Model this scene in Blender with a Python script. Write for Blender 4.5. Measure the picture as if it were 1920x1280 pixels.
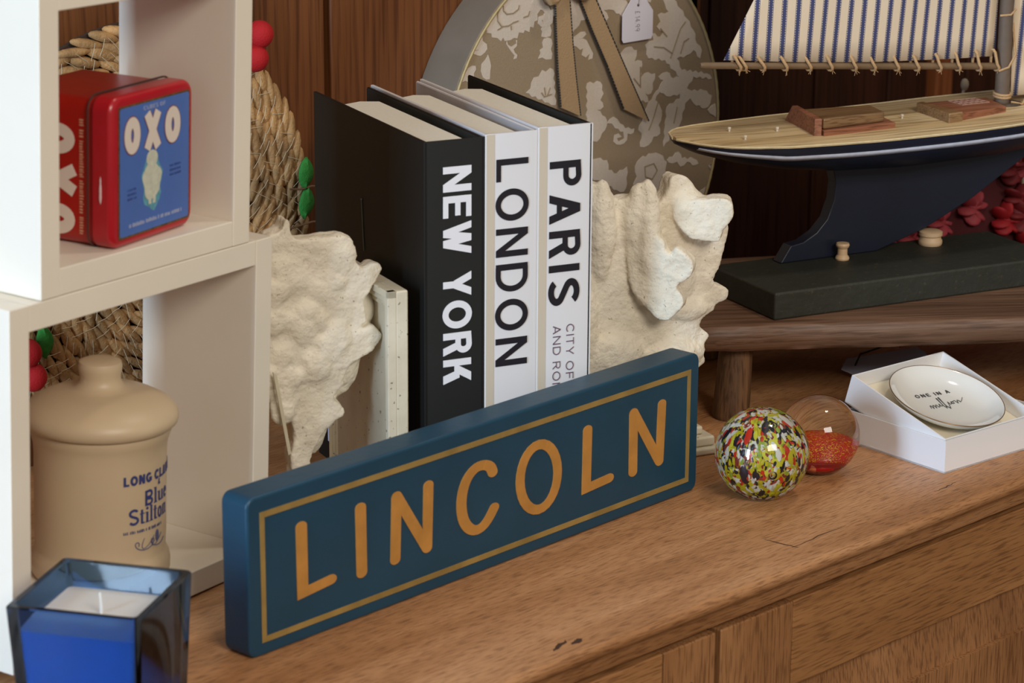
import bpy, bmesh, math, random
from mathutils import Vector, Matrix, noise
# ---------------------------------------------------------------- scene, camera, light
for o in list(bpy.data.objects): bpy.data.objects.remove(o)
SC = bpy.context.scene
COL = SC.collection
PI = math.pi
rad = math.radians
CP, CR, CYAW = rad(16.1), rad(0.36), rad(-44.9)
def camera_axes():
    fwd = Vector((0, math.cos(CP), -math.sin(CP))); right = Vector((1, 0, 0)); up = right.cross(fwd)
    r2 = right*math.cos(CR)+up*math.sin(CR); u2 = -right*math.sin(CR)+up*math.cos(CR)
    Rz = Matrix.Rotation(CYAW, 3, 'Z')
    return Rz@r2, Rz@u2, Rz@fwd
_r, _u, _f = camera_axes()
cam = bpy.data.cameras.new('camera'); co = bpy.data.objects.new('camera', cam); COL.objects.link(co)
M = Matrix((( _r.x, _u.x, -_f.x, 0), (_r.y, _u.y, -_f.y, 0), (_r.z, _u.z, -_f.z, .68), (0, 0, 0, 1)))
co.matrix_world = M
cam.sensor_width = 36; cam.lens = 5000/1920*36
cam.clip_start = .05
cam.dof.use_dof = True; cam.dof.focus_distance = 2.12; cam.dof.aperture_fstop = 13.0
SC.camera = co
W = bpy.data.worlds.new('world'); SC.world = W; W.use_nodes = True
W.node_tree.nodes['Background'].inputs[0].default_value = (1.0, .90, .78, 1)
W.node_tree.nodes['Background'].inputs[1].default_value = .26
def area(name, loc, target, sx, sy, power, color):
    l = bpy.data.lights.new(name, 'AREA'); l.shape = 'RECTANGLE'; l.size = sx; l.size_y = sy; l.energy = power; l.color = color
    o = bpy.data.objects.new(name, l); COL.objects.link(o); o.location = loc
    o.rotation_euler = (Vector(target)-Vector(loc)).to_track_quat('-Z', 'Y').to_euler(); return o
area('window_daylight', (-1.1, 1.02, .55), (1.2, 1.33, .12), .34, 1.1, 50, (.54, .75, 1.0))
area('front_fill', (.3, -1.6, 1.9), (1.4, 1.4, .1), 1.4, .9, 60, (1.0, .94, .86))  # warm fill lamp added on the camera side, not a real opening
area('ceiling_lamp', (1.9, .9, 1.9), (1.6, 1.3, 0), .16, .16, 5, (1.0, .92, .80))
SC.view_settings.view_transform = 'Standard'; SC.view_settings.look = 'None'; SC.view_settings.gamma = 1; SC.view_settings.exposure = 0.0
SC.view_settings.use_curve_mapping = False
random.seed(7)
D = {"bookyaw":-0.33161,"lb":[1.2351,1.35536,0.0],"shellL":[[-0.08374,0.23122],[-0.07593,0.23376],[-0.07458,0.2411],[-0.07144,0.24246],[-0.06893,0.23805],[-0.06858,0.22885],[-0.06309,0.22545],[-0.04739,0.22503],[-0.03509,0.2263],[-0.0254,0.22481],[-0.02103,0.22065],[-0.02151,0.20971],[-0.01769,0.20167],[-0.01416,0.19874],[-0.00697,0.20342],[-0.00161,0.20251],[0.00104,0.19711],[-0.00442,0.18915],[-0.01077,0.1813],[-0.01442,0.17485],[-0.01182,0.16597],[-0.01279,0.1592],[-0.0182,0.15639],[-0.02181,0.15372],[-0.01464,0.15425],[-0.00743,0.15599],[-0.00116,0.15094],[-0.00177,0.14408],[-0.00942,0.13633],[-0.01847,0.13223],[-0.02567,0.13052],[-0.02664,0.12458],[-0.03118,0.11994],[-0.02981,0.11456],[-0.03668,0.11022],[-0.03944,0.10449],[-0.035,0.10217],[-0.03002,0.09803],[-0.03064,0.09199],[-0.03878,0.08783],[-0.04603,0.08181],[-0.05244,0.07218],[-0.05614,0.06393],[-0.05722,0.05266],[-0.07237,0.05307],[-0.07209,0.06791],[-0.06833,0.07961],[-0.07409,0.10295],[-0.08063,0.12789],[-0.09613,0.13666],[-0.11096,0.16726],[-0.11356,0.20106],[-0.101,0.22634]],"lbtagL":[[-0.08877,0.13424],[-0.08559,0.13147],[-0.07575,0.07149],[-0.07822,0.07063]],"rb":[1.39347,1.30083,0.0],"shellR":[[0.00225,0.23906],[0.01866,0.23791],[0.03113,0.23264],[0.03959,0.22338],[0.04999,0.22428],[0.0647,0.22194],[0.06905,0.21584],[0.07746,0.21693],[0.08257,0.22404],[0.08377,0.23531],[0.0896,0.23894],[0.09817,0.23589],[0.10692,0.22747],[0.11042,0.2176],[0.11177,0.20789],[0.13338,0.2058],[0.13612,0.18814],[0.13425,0.17863],[0.13232,0.17106],[0.13039,0.16348],[0.12312,0.15256],[0.12657,0.14633],[0.13535,0.14438],[0.13946,0.13902],[0.13573,0.13257],[0.12706,0.1306],[0.12765,0.12562],[0.11965,0.12359],[0.11224,0.11659],[0.12115,0.10963],[0.12415,0.10434],[0.11491,0.09952],[0.10629,0.09661],[0.11955,0.09005],[0.11759,0.08236],[0.09825,0.07288],[0.07253,0.06428],[0.02979,0.06981],[0.00855,0.08424]],"flapO":[1.46199,1.32166,0.0],"flapYaw":-0.99484,"flap":[[-0.01392,0.22226],[-0.00913,0.21407],[-0.00335,0.20404],[0.0042,0.19787],[0.01172,0.19358],[0.01526,0.18434],[0.01755,0.18163],[0.01936,0.18363],[0.02108,0.18941],[0.02672,0.18596],[0.03428,0.17979],[0.0359,0.17421],[0.03579,0.17136],[0.0328,0.16453],[0.02548,0.16028],[0.02185,0.15624],[0.02752,0.15278],[0.03049,0.14534],[0.02691,0.13937],[0.02234,0.13524],[0.01963,0.13123],[0.01315,0.1285],[0.00554,0.13416],[-0.0021,0.14135],[-0.00974,0.14853],[-0.0147,0.16352],[-0.01661,0.18624],[-0.01647,0.20895]],"knobO":[1.49958,1.31718,0.0],"knobYaw":-0.85521,"knob":[[-0.00906,0.21378],[-0.00268,0.21773],[0.00832,0.22083],[0.01939,0.22108],[0.02856,0.22262],[0.0351,0.21955],[0.03655,0.21389],[0.03638,0.20724],[0.03286,0.20107],[0.02837,0.19658],[0.02771,0.18702],[0.02219,0.18554],[0.01289,0.18666],[0.00356,0.1893],[-0.00214,0.1949],[-0.00977,0.20425]],"boat":[1.73807,1.41738,0.0],"boatYaw":-0.29671,"keel":[[0.04865,0.18557],[0.05113,0.17516],[0.04985,0.16],[0.04362,0.1436],[0.03315,0.13277],[0.01955,0.12573],[0.00676,0.12407],[-0.00346,0.10869],[0.05241,0.10574],[0.09701,0.10676],[0.14768,0.12383],[0.19879,0.14647],[0.25635,0.17944],[0.2587,0.18273]],"pins":[[-0.04977,0.00892],[-0.05537,-0.02487],[-0.01074,-0.00527],[0.1186,-0.0051]],"mast":[[0.23011,0.23098],[0.2296,0.32051]],"boom":[[-0.08629,0.28699],[0.222,0.2623]],"sail":[[-0.06291,0.28965],[0.06832,0.27808],[0.2213,0.27235],[0.22314,0.32095],[-0.0352,0.33823]],"lace":[[-0.05356,0.29252],[-0.04826,0.29121],[-0.02968,0.28933],[-0.00724,0.28851],[0.01706,0.28664],[0.03884,0.28588],[0.06361,0.28398],[0.08364,0.28198],[0.1083,0.28055],[0.12981,0.2789],[0.15372,0.27847],[0.17439,0.27831],[0.19697,0.278],[0.21684,0.27745]],"stripes":[-0.03317,[-0.03097,0.33795],[-0.03317,0.2905],[0.207,0.27345]],"jib":[[0.23775,0.23178],[0.23845,0.31992]],"coam":[[0.02352,0.03601],[0.00773,-0.03317],[0.01355,-0.03603],[0.01266,-0.03735],[0.092,-0.03431],[0.1017,-0.02079]],"fwd":[[0.1491,0.01403],[0.14318,-0.03939],[0.16122,-0.03676],[0.16929,-0.02721],[0.21792,-0.02556]],"blk":[1.6518,1.35018,0.085,-0.30543,0.0,0.0,0.25718,0.0913,0.03261],"pegs":[[1.78466,1.38605,0.109],[1.88383,1.36575,0.109]],"stool":[[1.56655,1.35405],[1.58913,1.37155],[1.60694,1.37669],[1.64071,1.34234],[1.6949,1.30193],[1.75088,1.26217],[1.81668,1.21779],[1.8674,1.18335]],"tin":[0.98023,1.33978,0.2645,0.06328,0.0,0.0,0.06271,0.08146,0.10605],"jar":[1.01038,1.40941,0.0245],"candle":[[0.8702,1.17962,0.09],[0.94134,1.22518,0.09],[0.83007,1.25311,0.09]],"tray":[1.64494,1.16779,0.0,-0.091,0.0,0.0,0.13,0.10783,0.02673],"inner":[1.63409,1.16706,0.00355,-0.08074,0.2755,0.0,0.10969,0.10499,0.03],"oneina":[[0.02816,0.05905],[0.06324,0.05523]],"million":[[0.02809,0.04061],[0.0623,0.03779]],"hat":[1.7256,1.6357,0.0],"rib1":[[-0.0485,0.1397],[-0.0474,0.1088],[-0.0455,0.0752],[-0.0416,0.041],[-0.016,0.0297],[-0.0214,0.0625],[-0.0261,0.0968],[-0.0302,0.1378]],"rib2":[[-0.0194,0.1391],[-0.0001,0.1034],[0.0181,0.0722],[0.0411,0.0284],[0.0755,0.0123],[0.0542,0.048],[0.0319,0.0852],[0.0013,0.1369]],"hattag":[[0.0389,0.0893],[0.0367,0.1187],[0.045,0.1266],[0.0571,0.1282],[0.0701,0.1239],[0.0798,0.1141],[0.0799,0.0845]],"floral":[[[-0.1133,0.1499],[-0.1193,0.1404],[-0.1263,0.1347],[-0.1298,0.1293],[-0.1328,0.1246],[-0.1313,0.1208],[-0.1283,0.1197],[-0.1287,0.1172],[-0.1232,0.1162],[-0.1222,0.1125],[-0.1161,0.1114],[-0.1115,0.108],[-0.109,0.111],[-0.1069,0.1078],[-0.0998,0.1077],[-0.0957,0.1091],[-0.0916,0.1082],[-0.0896,0.1132],[-0.0839,0.1121],[-0.0824,0.1145],[-0.0766,0.112],[-0.0757,0.1167],[-0.0715,0.1155],[-0.0705,0.1206],[-0.0664,0.1216],[-0.0669,0.1268],[-0.0628,0.1308],[-0.0619,0.1365],[-0.0609,0.1445]],[[-0.1383,0.1169],[-0.1342,0.1146],[-0.1337,0.1109],[-0.1287,0.1074],[-0.1282,0.103],[-0.1322,0.0998],[-0.1402,0.099],[-0.1452,0.1014],[-0.1432,0.1033],[-0.1382,0.1038],[-0.1452,0.1057],[-0.1432,0.1127]],[[-0.1271,0.0982],[-0.1251,0.0932],[-0.1245,0.0829],[-0.125,0.0764],[-0.1331,0.0788],[-0.1356,0.0842],[-0.1351,0.0907],[-0.1301,0.0945]],[[-0.1422,0.0902],[-0.1417,0.0872],[-0.1442,0.0839],[-0.1441,0.0766],[-0.1591,0.0785],[-0.1561,0.0853],[-0.1511,0.0891]],[[-0.1044,0.1075],[-0.1028,0.1037],[-0.0987,0.1017],[-0.0926,0.1039],[-0.0931,0.1069],[-0.0918,0.1068],[-0.092,0.1017],[-0.0961,0.0992],[-0.0945,0.0961],[-0.0914,0.0935],[-0.0924,0.0907],[-0.096,0.0904],[-0.0945,0.0932],[-0.0987,0.0973],[-0.1023,0.1014],[-0.1049,0.1047]],[[-0.0586,0.1266],[-0.0502,0.1242],[-0.0499,0.1057],[-0.0615,0.1063],[-0.0605,0.1106],[-0.0621,0.113],[-0.0595,0.1157],[-0.0601,0.1216]],[[-0.0583,0.104],[-0.0488,0.1029],[-0.0486,0.0847],[-0.0559,0.0852],[-0.0602,0.0876],[-0.0654,0.0871],[-0.0623,0.0915],[-0.0634,0.0946],[-0.0592,0.0964],[-0.0604,0.1009]],[[-0.05,0.077],[-0.0463,0.0754],[-0.0426,0.0426],[-0.0522,0.0461],[-0.0807,0.0585],[-0.0745,0.0618],[-0.0704,0.071],[-0.0642,0.0713],[-0.06,0.0764],[-0.0553,0.0743]],[[-0.0281,0.1315],[-0.0217,0.1304],[-0.0189,0.1253],[-0.0203,0.115],[-0.0187,0.1126],[-0.0223,0.1048],[-0.026,0.1037],[-0.0268,0.1202]],[[-0.0263,0.0887],[-0.0243,0.0975],[-0.0169,0.1026],[-0.0062,0.1048],[-0.004,0.1019],[-0.0147,0.0986],[-0.0038,0.0966],[0.0006,0.0901],[0.0051,0.0835],[0.0041,0.0791],[-0.0013,0.0782],[0.0008,0.084],[-0.0046,0.0809],[-0.0101,0.0838],[-0.008,0.0896],[-0.0123,0.0886],[-0.0167,0.0921],[-0.021,0.0937]],[[0.0519,0.0841],[0.0633,0.0796],[0.0602,0.0692],[0.0703,0.0688],[0.0685,0.0527],[0.0741,0.0567],[0.089,0.0548],[0.0838,0.0367],[0.0758,0.0378],[0.0806,0.0293],[0.0646,0.033],[0.0529,0.047],[0.0377,0.072],[0.0431,0.0805]],[[0.0056,0.1317],[0.0176,0.1304],[0.021,0.1255],[0.0253,0.1304],[0.0396,0.1289],[0.0376,0.1215],[0.0243,0.1267],[0.0233,0.1208],[0.0178,0.1214],[0.0246,0.1138],[0.0192,0.1091],[0.0147,0.1142],[0.0135,0.1218]],[[0.0971,0.1236],[0.1121,0.1213],[0.1217,0.1117],[0.1313,0.1013],[0.1411,0.0893],[0.1464,0.0761],[0.1537,0.069],[0.1517,0.0613],[0.1419,0.0704],[0.1326,0.0667],[0.1186,0.0653],[0.1261,0.0534],[0.1618,0.0458],[0.1692,0.04],[0.1428,0.045],[0.1338,0.035],[0.1409,0.0317],[0.1576,0.0303],[0.1698,0.0239],[0.1677,0.0162],[0.1607,0.0123],[0.1438,0.0194],[0.1388,0.0248],[0.1319,0.021],[0.1255,0.0027],[0.1028,-0.0163],[0.1045,0.0025],[0.1062,0.0212],[0.1247,0.0267],[0.1245,0.0315],[0.1105,0.0301],[0.1011,0.0345],[0.0941,0.0385],[0.1007,0.0471],[0.0937,0.0511],[0.1051,0.0544],[0.1146,0.0469],[0.1239,0.0473],[0.1144,0.0548],[0.1024,0.0657],[0.0794,0.07],[0.0745,0.083],[0.0857,0.0863],[0.0833,0.0927],[0.0948,0.0883],[0.0993,0.0925],[0.0899,0.0982],[0.0944,0.1023],[0.0907,0.1089],[0.1056,0.1104],[0.1007,0.1171]],[[0.0964,0.0398],[0.0898,0.0297],[0.0969,0.0225],[0.0995,0.0142],[0.0951,0.0053],[0.0977,-0.0029],[0.0885,-0.0048],[0.0818,-0.0117],[0.0704,-0.0117],[0.0723,0.0007],[0.0676,0.0045],[0.0741,0.0161],[0.0785,0.0249],[0.0873,0.0347]],[[-0.0026,0.0571],[0.0149,0.0564],[0.0196,0.0451],[0.0153,0.0395],[0.0198,0.0328],[0.0111,0.0309],[0.0223,0.0232],[0.0247,0.0151],[0.0182,0.0083],[0.0117,0.0015],[-0.0016,0.008]],[[0.0246,0.0167],[0.0334,0.0217],[0.0425,0.0142],[0.0494,0.0086],[0.0619,0.0068],[0.0609,0.003],[0.0529,0.0034],[0.052,-0.0027],[0.043,-0.0058],[0.034,-0.0017],[0.0349,0.0044],[0.0405,0.0051],[0.0451,0.0014],[0.0384,0.0008],[0.0407,-0.0024],[0.0485,-0.0007],[0.0472,0.0058],[0.0359,0.0105],[0.0313,0.0157]],[[0.0707,-0.0227],[0.0867,-0.0204],[0.0983,-0.0228],[0.1079,-0.0314],[0.1058,-0.0391],[0.1085,-0.0491],[0.0993,-0.0541],[0.0975,-0.0683],[0.0858,-0.0672],[0.0809,-0.0576],[0.0648,-0.0567],[0.0622,-0.0452],[0.0666,-0.0395],[0.064,-0.0296]],[[-0.0034,-0.0118],[0.012,-0.0141],[0.0254,-0.0176],[0.0279,-0.0273],[0.0392,-0.0322],[0.0526,-0.0279],[0.0531,-0.0438],[0.0487,-0.051],[0.0396,-0.048],[0.0237,-0.0392],[0.0125,-0.0344],[-0.0031,-0.0273]],[[0.1079,-0.0298],[0.1241,-0.0242],[0.1291,-0.0314],[0.1458,-0.0338],[0.1532,-0.0398],[0.1484,-0.0407],[0.1363,-0.0357],[0.127,-0.0391],[0.1221,-0.0335],[0.1103,-0.0326]],[[0.1677,-0.0436],[0.1848,-0.0461],[0.1826,-0.0507],[0.1704,-0.0489]],[[0.1542,-0.0676],[0.1614,-0.0654],[0.176,-0.0677],[0.1739,-0.0756],[0.1568,-0.0729]],[[0.175,0.0152],[0.1812,0.0112],[0.1804,0.0016],[0.173,0.0042],[0.1644,0.0102]]],"veins":[[[-0.1092,0.1386],[-0.1091,0.1343],[-0.1051,0.1309],[-0.0969,0.1308],[-0.0908,0.1338],[-0.0898,0.1373]],[[-0.1132,0.1369],[-0.1162,0.1321],[-0.1162,0.1263],[-0.1111,0.1207],[-0.1029,0.1205],[-0.0968,0.1227],[-0.0907,0.1235]],[[-0.1111,0.12],[-0.1161,0.1184]],[[-0.0999,0.1202],[-0.0993,0.1164]],[[-0.0845,0.1258],[-0.0784,0.1266],[-0.0769,0.1308]],[[-0.0614,0.0564],[-0.0576,0.0521],[-0.0481,0.0531]],[[-0.0577,0.0604],[-0.056,0.0534]],[[-0.0503,0.0594],[-0.0534,0.0531]],[[0.1093,0.0664],[0.1158,0.0797],[0.1223,0.093],[0.1291,0.0985]],[[0.0859,0.0801],[0.0997,0.0777],[0.1115,0.0708]],[[0.0945,0.0961],[0.104,0.0873]],[[0.1231,0.0694],[0.1275,0.0799],[0.1344,0.0822]],[[0.0814,0.0025],[0.0879,0.0142],[0.0944,0.0291]],[[0.1161,0.004],[0.1202,0.0193]],[[0.0767,-0.0315],[0.0893,-0.0303],[0.0942,-0.0374],[0.0874,-0.0451],[0.0781,-0.0413],[0.0767,-0.0315]],[[0.0595,0.0539],[0.0688,0.0449],[0.0682,0.0636]]],"berries":[[1.35387,0.32408],[1.3484,0.30531],[1.12322,0.08624],[1.11937,0.10621]],"wleaf":[[1.40021,0.20118],[1.40028,0.17631],[1.13478,0.10909]],"p2":[1.57682,1.24017,0.0],"p1":[1.50052,1.23293,0.0],"sign":[1.0131,1.25564,0.0,0.04912,0.0,0.0,0.46323,0.02461,0.1101],"signframe":[[0.01077,0.09851],[0.45385,0.09809],[0.4508,0.0098],[0.01165,0.01066]],"lincoln":[[[0.04691,0.08032],[0.04731,0.03387],[0.07327,0.03609]],[[0.10106,0.07926],[0.10165,0.03276]],[[0.13352,0.03332],[0.13517,0.07864],[0.16465,0.03336],[0.16611,0.07865]],[[0.23091,0.07197],[0.22872,0.07677],[0.22199,0.07998],[0.21264,0.07978],[0.20337,0.07307],[0.19863,0.06083],[0.19944,0.04713],[0.20476,0.0376],[0.21279,0.03293],[0.22085,0.03371],[0.22758,0.03877],[0.23269,0.04525]],[[0.33289,0.07916],[0.33209,0.03425],[0.35835,0.03576]],[[0.38553,0.03349],[0.38508,0.08031],[0.41656,0.03452],[0.41845,0.07961]]],"lincolnO":[[[0.30021,0.05512],[0.29978,0.04962],[0.29834,0.04446],[0.29597,0.03989],[0.29278,0.03614],[0.28895,0.03342],[0.28466,0.03186],[0.28014,0.03153],[0.27562,0.03244],[0.27132,0.03454],[0.26747,0.03771],[0.26425,0.04181],[0.26182,0.0466],[0.26029,0.05187],[0.25973,0.05734],[0.26017,0.06274],[0.26159,0.06782],[0.26392,0.07232],[0.26704,0.07603],[0.2708,0.07875],[0.27502,0.08036],[0.27949,0.08077],[0.28399,0.07995],[0.2883,0.07794],[0.2922,0.07483],[0.29549,0.07078],[0.298,0.06597],[0.2996,0.06067]]],"dishtext":[[0.04152,0.06805],[0.07684,0.06355],[0.04142,0.05029],[0.0809,0.04848]]}
# ---------------------------------------------------------------- materials
def lin(c):
    return tuple(((v/255)/12.92 if v/255 <= .04045 else ((v/255+.055)/1.055)**2.4) for v in c)+(1,)
MC = {}
def base_mat(name):
    m = bpy.data.materials.new(name); m.use_nodes = True; nt = m.node_tree; b = nt.nodes['Principled BSDF']; return m, nt, b
def plain(name, col, rough=.5, metal=0, var=.0, vscale=60, bump=0, bscale=200, spec=.5, coat=0, emission=None):
    if name in MC: return MC[name]
    m, nt, b = base_mat(name); c = lin(col)
    b.inputs['Base Color'].default_value = c; b.inputs['Roughness'].default_value = rough; b.inputs['Metallic'].default_value = metal
    b.inputs['Specular IOR Level'].default_value = spec; b.inputs['Coat Weight'].default_value = coat
    tc = nt.nodes.new('ShaderNodeTexCoord')
    if var:
        n = nt.nodes.new('ShaderNodeTexNoise'); n.inputs['Scale'].default_value = vscale; n.inputs['Detail'].default_value = 6
        nt.links.new(tc.outputs['Object'], n.inputs['Vector'])
        r = nt.nodes.new('ShaderNodeValToRGB'); r.color_ramp.elements[0].position = .3; r.color_ramp.elements[1].position = .7
        r.color_ramp.elements[0].color = tuple(v*(1-var) for v in c[:3])+(1,); r.color_ramp.elements[1].color = tuple(min(1, v*(1+var)) for v in c[:3])+(1,)
        nt.links.new(n.outputs[0], r.inputs[0]); nt.links.new(r.outputs[0], b.inputs['Base Color'])
    if bump:
        n2 = nt.nodes.new('ShaderNodeTexNoise'); n2.inputs['Scale'].default_value = bscale; n2.inputs['Detail'].default_value = 4
        nt.links.new(tc.outputs['Object'], n2.inputs['Vector'])
        bp = nt.nodes.new('ShaderNodeBump'); bp.inputs['Strength'].default_value = bump; bp.inputs['Distance'].default_value = .002
        nt.links.new(n2.outputs[0], bp.inputs['Height']); nt.links.new(bp.outputs[0], b.inputs['Normal'])
    MC[name] = m; return m
def wood(name, dark, mid, light, axis=0, scale=18, rough=.5, bump=.25, spec=.4, flecks=True, stretch=.07, fs=(.035, 22)):
    if name in MC: return MC[name]
    m, nt, b = base_mat(name); L = nt.links
    tc = nt.nodes.new('ShaderNodeTexCoord'); mp = nt.nodes.new('ShaderNodeMapping')
    s = [1, 1, 1]; s[axis] = stretch
    mp.inputs['Scale'].default_value = s; L.new(tc.outputs['Object'], mp.inputs['Vector'])
    n1 = nt.nodes.new('ShaderNodeTexNoise'); n1.inputs['Scale'].default_value = scale; n1.inputs['Detail'].default_value = 8; n1.inputs['Roughness'].default_value = .62; n1.inputs['Distortion'].default_value = .8
    L.new(mp.outputs[0], n1.inputs['Vector'])
    mp2 = nt.nodes.new('ShaderNodeMapping'); s2 = [1, 1, 1]; s2[axis] = fs[0]; mp2.inputs['Scale'].default_value = s2; L.new(tc.outputs['Object'], mp2.inputs['Vector'])
    n2 = nt.nodes.new('ShaderNodeTexNoise'); n2.inputs['Scale'].default_value = scale*fs[1]; n2.inputs['Detail'].default_value = 3; L.new(mp2.outputs[0], n2.inputs['Vector'])
    r = nt.nodes.new('ShaderNodeValToRGB'); e = r.color_ramp.elements; e[0].position = .32; e[0].color = lin(dark); e[1].position = .68; e[1].color = lin(light)
    x = e.new(.5); x.color = lin(mid); L.new(n1.outputs[0], r.inputs[0])
    mx = nt.nodes.new('ShaderNodeMix'); mx.data_type = 'RGBA'; mx.blend_type = 'MULTIPLY'; mx.inputs[0].default_value = .75 if flecks else .35
    r2 = nt.nodes.new('ShaderNodeValToRGB'); r2.color_ramp.elements[0].position = .36; r2.color_ramp.elements[0].color = (.42, .36, .32, 1); r2.color_ramp.elements[1].position = .52; r2.color_ramp.elements[1].color = (1, 1, 1, 1)
    L.new(n2.outputs[0], r2.inputs[0]); L.new(r.outputs[0], mx.inputs[6]); L.new(r2.outputs[0], mx.inputs[7]); L.new(mx.outputs[2], b.inputs['Base Color'])
    b.inputs['Roughness'].default_value = rough; b.inputs['Specular IOR Level'].default_value = spec
    bp = nt.nodes.new('ShaderNodeBump'); bp.inputs['Strength'].default_value = bump; bp.inputs['Distance'].default_value = .001
    L.new(n2.outputs[0], bp.inputs['Height']); L.new(bp.outputs[0], b.inputs['Normal'])
    MC[name] = m; return m
def distressed(name, col, dark, amount=.30, scale=240, rough=.6, bump=.4, bscale=160):
    if name in MC: return MC[name]
    m, nt, b = base_mat(name); L = nt.links; tc = nt.nodes.new('ShaderNodeTexCoord')
    n = nt.nodes.new('ShaderNodeTexNoise'); n.inputs['Scale'].default_value = scale; n.inputs['Detail'].default_value = 5; L.new(tc.outputs['Object'], n.inputs['Vector'])
    r = nt.nodes.new('ShaderNodeValToRGB'); r.color_ramp.elements[0].position = amount; r.color_ramp.elements[0].color = lin(dark); r.color_ramp.elements[1].position = amount+.05; r.color_ramp.elements[1].color = lin(col)
    n3 = nt.nodes.new('ShaderNodeTexNoise'); n3.inputs['Scale'].default_value = 22; n3.inputs['Detail'].default_value = 4; L.new(tc.outputs['Object'], n3.inputs['Vector'])
    r3 = nt.nodes.new('ShaderNodeValToRGB'); r3.color_ramp.elements[0].position = .35; r3.color_ramp.elements[0].color = (.84, .81, .76, 1); r3.color_ramp.elements[1].position = .62; r3.color_ramp.elements[1].color = (1, 1, 1, 1)
    mx = nt.nodes.new('ShaderNodeMix'); mx.data_type = 'RGBA'; mx.blend_type = 'MULTIPLY'; mx.inputs[0].default_value = 1
    L.new(n.outputs[0], r.inputs[0]); L.new(n3.outputs[0], r3.inputs[0]); L.new(r.outputs[0], mx.inputs[6]); L.new(r3.outputs[0], mx.inputs[7]); L.new(mx.outputs[2], b.inputs['Base Color'])
    b.inputs['Roughness'].default_value = rough
    n2 = nt.nodes.new('ShaderNodeTexNoise'); n2.inputs['Scale'].default_value = bscale; n2.inputs['Detail'].default_value = 5; L.new(tc.outputs['Object'], n2.inputs['Vector'])
    bp = nt.nodes.new('ShaderNodeBump'); bp.inputs['Strength'].default_value = bump; bp.inputs['Distance'].default_value = .002; L.new(n2.outputs[0], bp.inputs['Height']); L.new(bp.outputs[0], b.inputs['Normal'])
    MC[name] = m; return m
def glassm(name, col, ior=1.5, rough=0.0):
    if name in MC: return MC[name]
    m, nt, b = base_mat(name); b.inputs['Base Color'].default_value = lin(col); b.inputs['Transmission Weight'].default_value = 1; b.inputs['Roughness'].default_value = rough; b.inputs['IOR'].default_value = ior
    MC[name] = m; return m
def cells(name, cols, scale, rough=.35):
    m, nt, b = base_mat(name); L = nt.links; tc = nt.nodes.new('ShaderNodeTexCoord')
    v = nt.nodes.new('ShaderNodeTexVoronoi'); v.inputs['Scale'].default_value = scale; v.inputs['Randomness'].default_value = 1
    ns = nt.nodes.new('ShaderNodeTexNoise'); ns.inputs['Scale'].default_value = scale*.6
    ad = nt.nodes.new('ShaderNodeMix'); ad.data_type = 'RGBA'; ad.blend_type = 'LINEAR_LIGHT'; ad.inputs[0].default_value = .02
    L.new(tc.outputs['Object'], ns.inputs['Vector']); L.new(tc.outputs['Object'], ad.inputs[6]); L.new(ns.outputs['Color'], ad.inputs[7]); L.new(ad.outputs[2], v.inputs['Vector'])
    sp = nt.nodes.new('ShaderNodeSeparateColor'); L.new(v.outputs['Color'], sp.inputs[0])
    r = nt.nodes.new('ShaderNodeValToRGB'); r.color_ramp.interpolation = 'CONSTANT'; e = r.color_ramp.elements
    tot = sum(w for _, w in cols); acc = 0
    for i, (c, w) in enumerate(cols):
        if i < 2: el = e[i]; el.position = acc/tot
        else: el = e.new(acc/tot)
        el.color = lin(c); acc += w
    L.new(sp.outputs[0], r.inputs[0]); L.new(r.outputs[0], b.inputs['Base Color']); b.inputs['Roughness'].default_value = rough
    return m
def ticking(name):
    # cream sailcloth with blue ticking bands parallel to the mast
    m, nt, b = base_mat(name); L = nt.links; tc = nt.nodes.new('ShaderNodeTexCoord'); sx = nt.nodes.new('ShaderNodeSeparateXYZ'); L.new(tc.outputs['Object'], sx.inputs[0])
    def mth(op, a, bb=None, c=None):
        n = nt.nodes.new('ShaderNodeMath'); n.operation = op
        for i, v in enumerate((a, bb, c)):
            if v is None: continue
            if isinstance(v, (int, float)): n.inputs[i].default_value = v
            else: L.new(v, n.inputs[i])
        return n.outputs[0]
    u = mth('SUBTRACT', sx.outputs[0], mth('MULTIPLY', sx.outputs[2], .046))
    f = mth('FRACT', mth('DIVIDE', mth('ADD', u, .04653+.00668), .01336))
    d = mth('ABSOLUTE', mth('SUBTRACT', f, .5))        # 0 at band centre
    core = mth('LESS_THAN', d, .12)
    dash = mth('GREATER_THAN', mth('FRACT', mth('MULTIPLY', sx.outputs[2], 480)), .42)
    l1 = mth('MULTIPLY', mth('MULTIPLY', mth('GREATER_THAN', d, .12), mth('LESS_THAN', d, .158)), dash)
    l2 = mth('MULTIPLY', mth('GREATER_THAN', d, .172), mth('LESS_THAN', d, .205))
    mask = mth('MINIMUM', mth('ADD', mth('ADD', core, l1), l2), 1)
    mx = nt.nodes.new('ShaderNodeMix'); mx.data_type = 'RGBA'; mx.inputs[6].default_value = lin((232, 212, 184)); mx.inputs[7].default_value = lin((76, 80, 116))
    L.new(mask, mx.inputs[0]); L.new(mx.outputs[2], b.inputs['Base Color']); b.inputs['Roughness'].default_value = .9; b.inputs['Specular IOR Level'].default_value = .1
    wv = nt.nodes.new('ShaderNodeTexNoise'); wv.inputs['Scale'].default_value = 900; L.new(tc.outputs['Object'], wv.inputs['Vector'])
    bp = nt.nodes.new('ShaderNodeBump'); bp.inputs['Strength'].default_value = .2; bp.inputs['Distance'].default_value = .0006; L.new(wv.outputs[0], bp.inputs['Height']); L.new(bp.outputs[0], b.inputs['Normal'])
    return m
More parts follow.
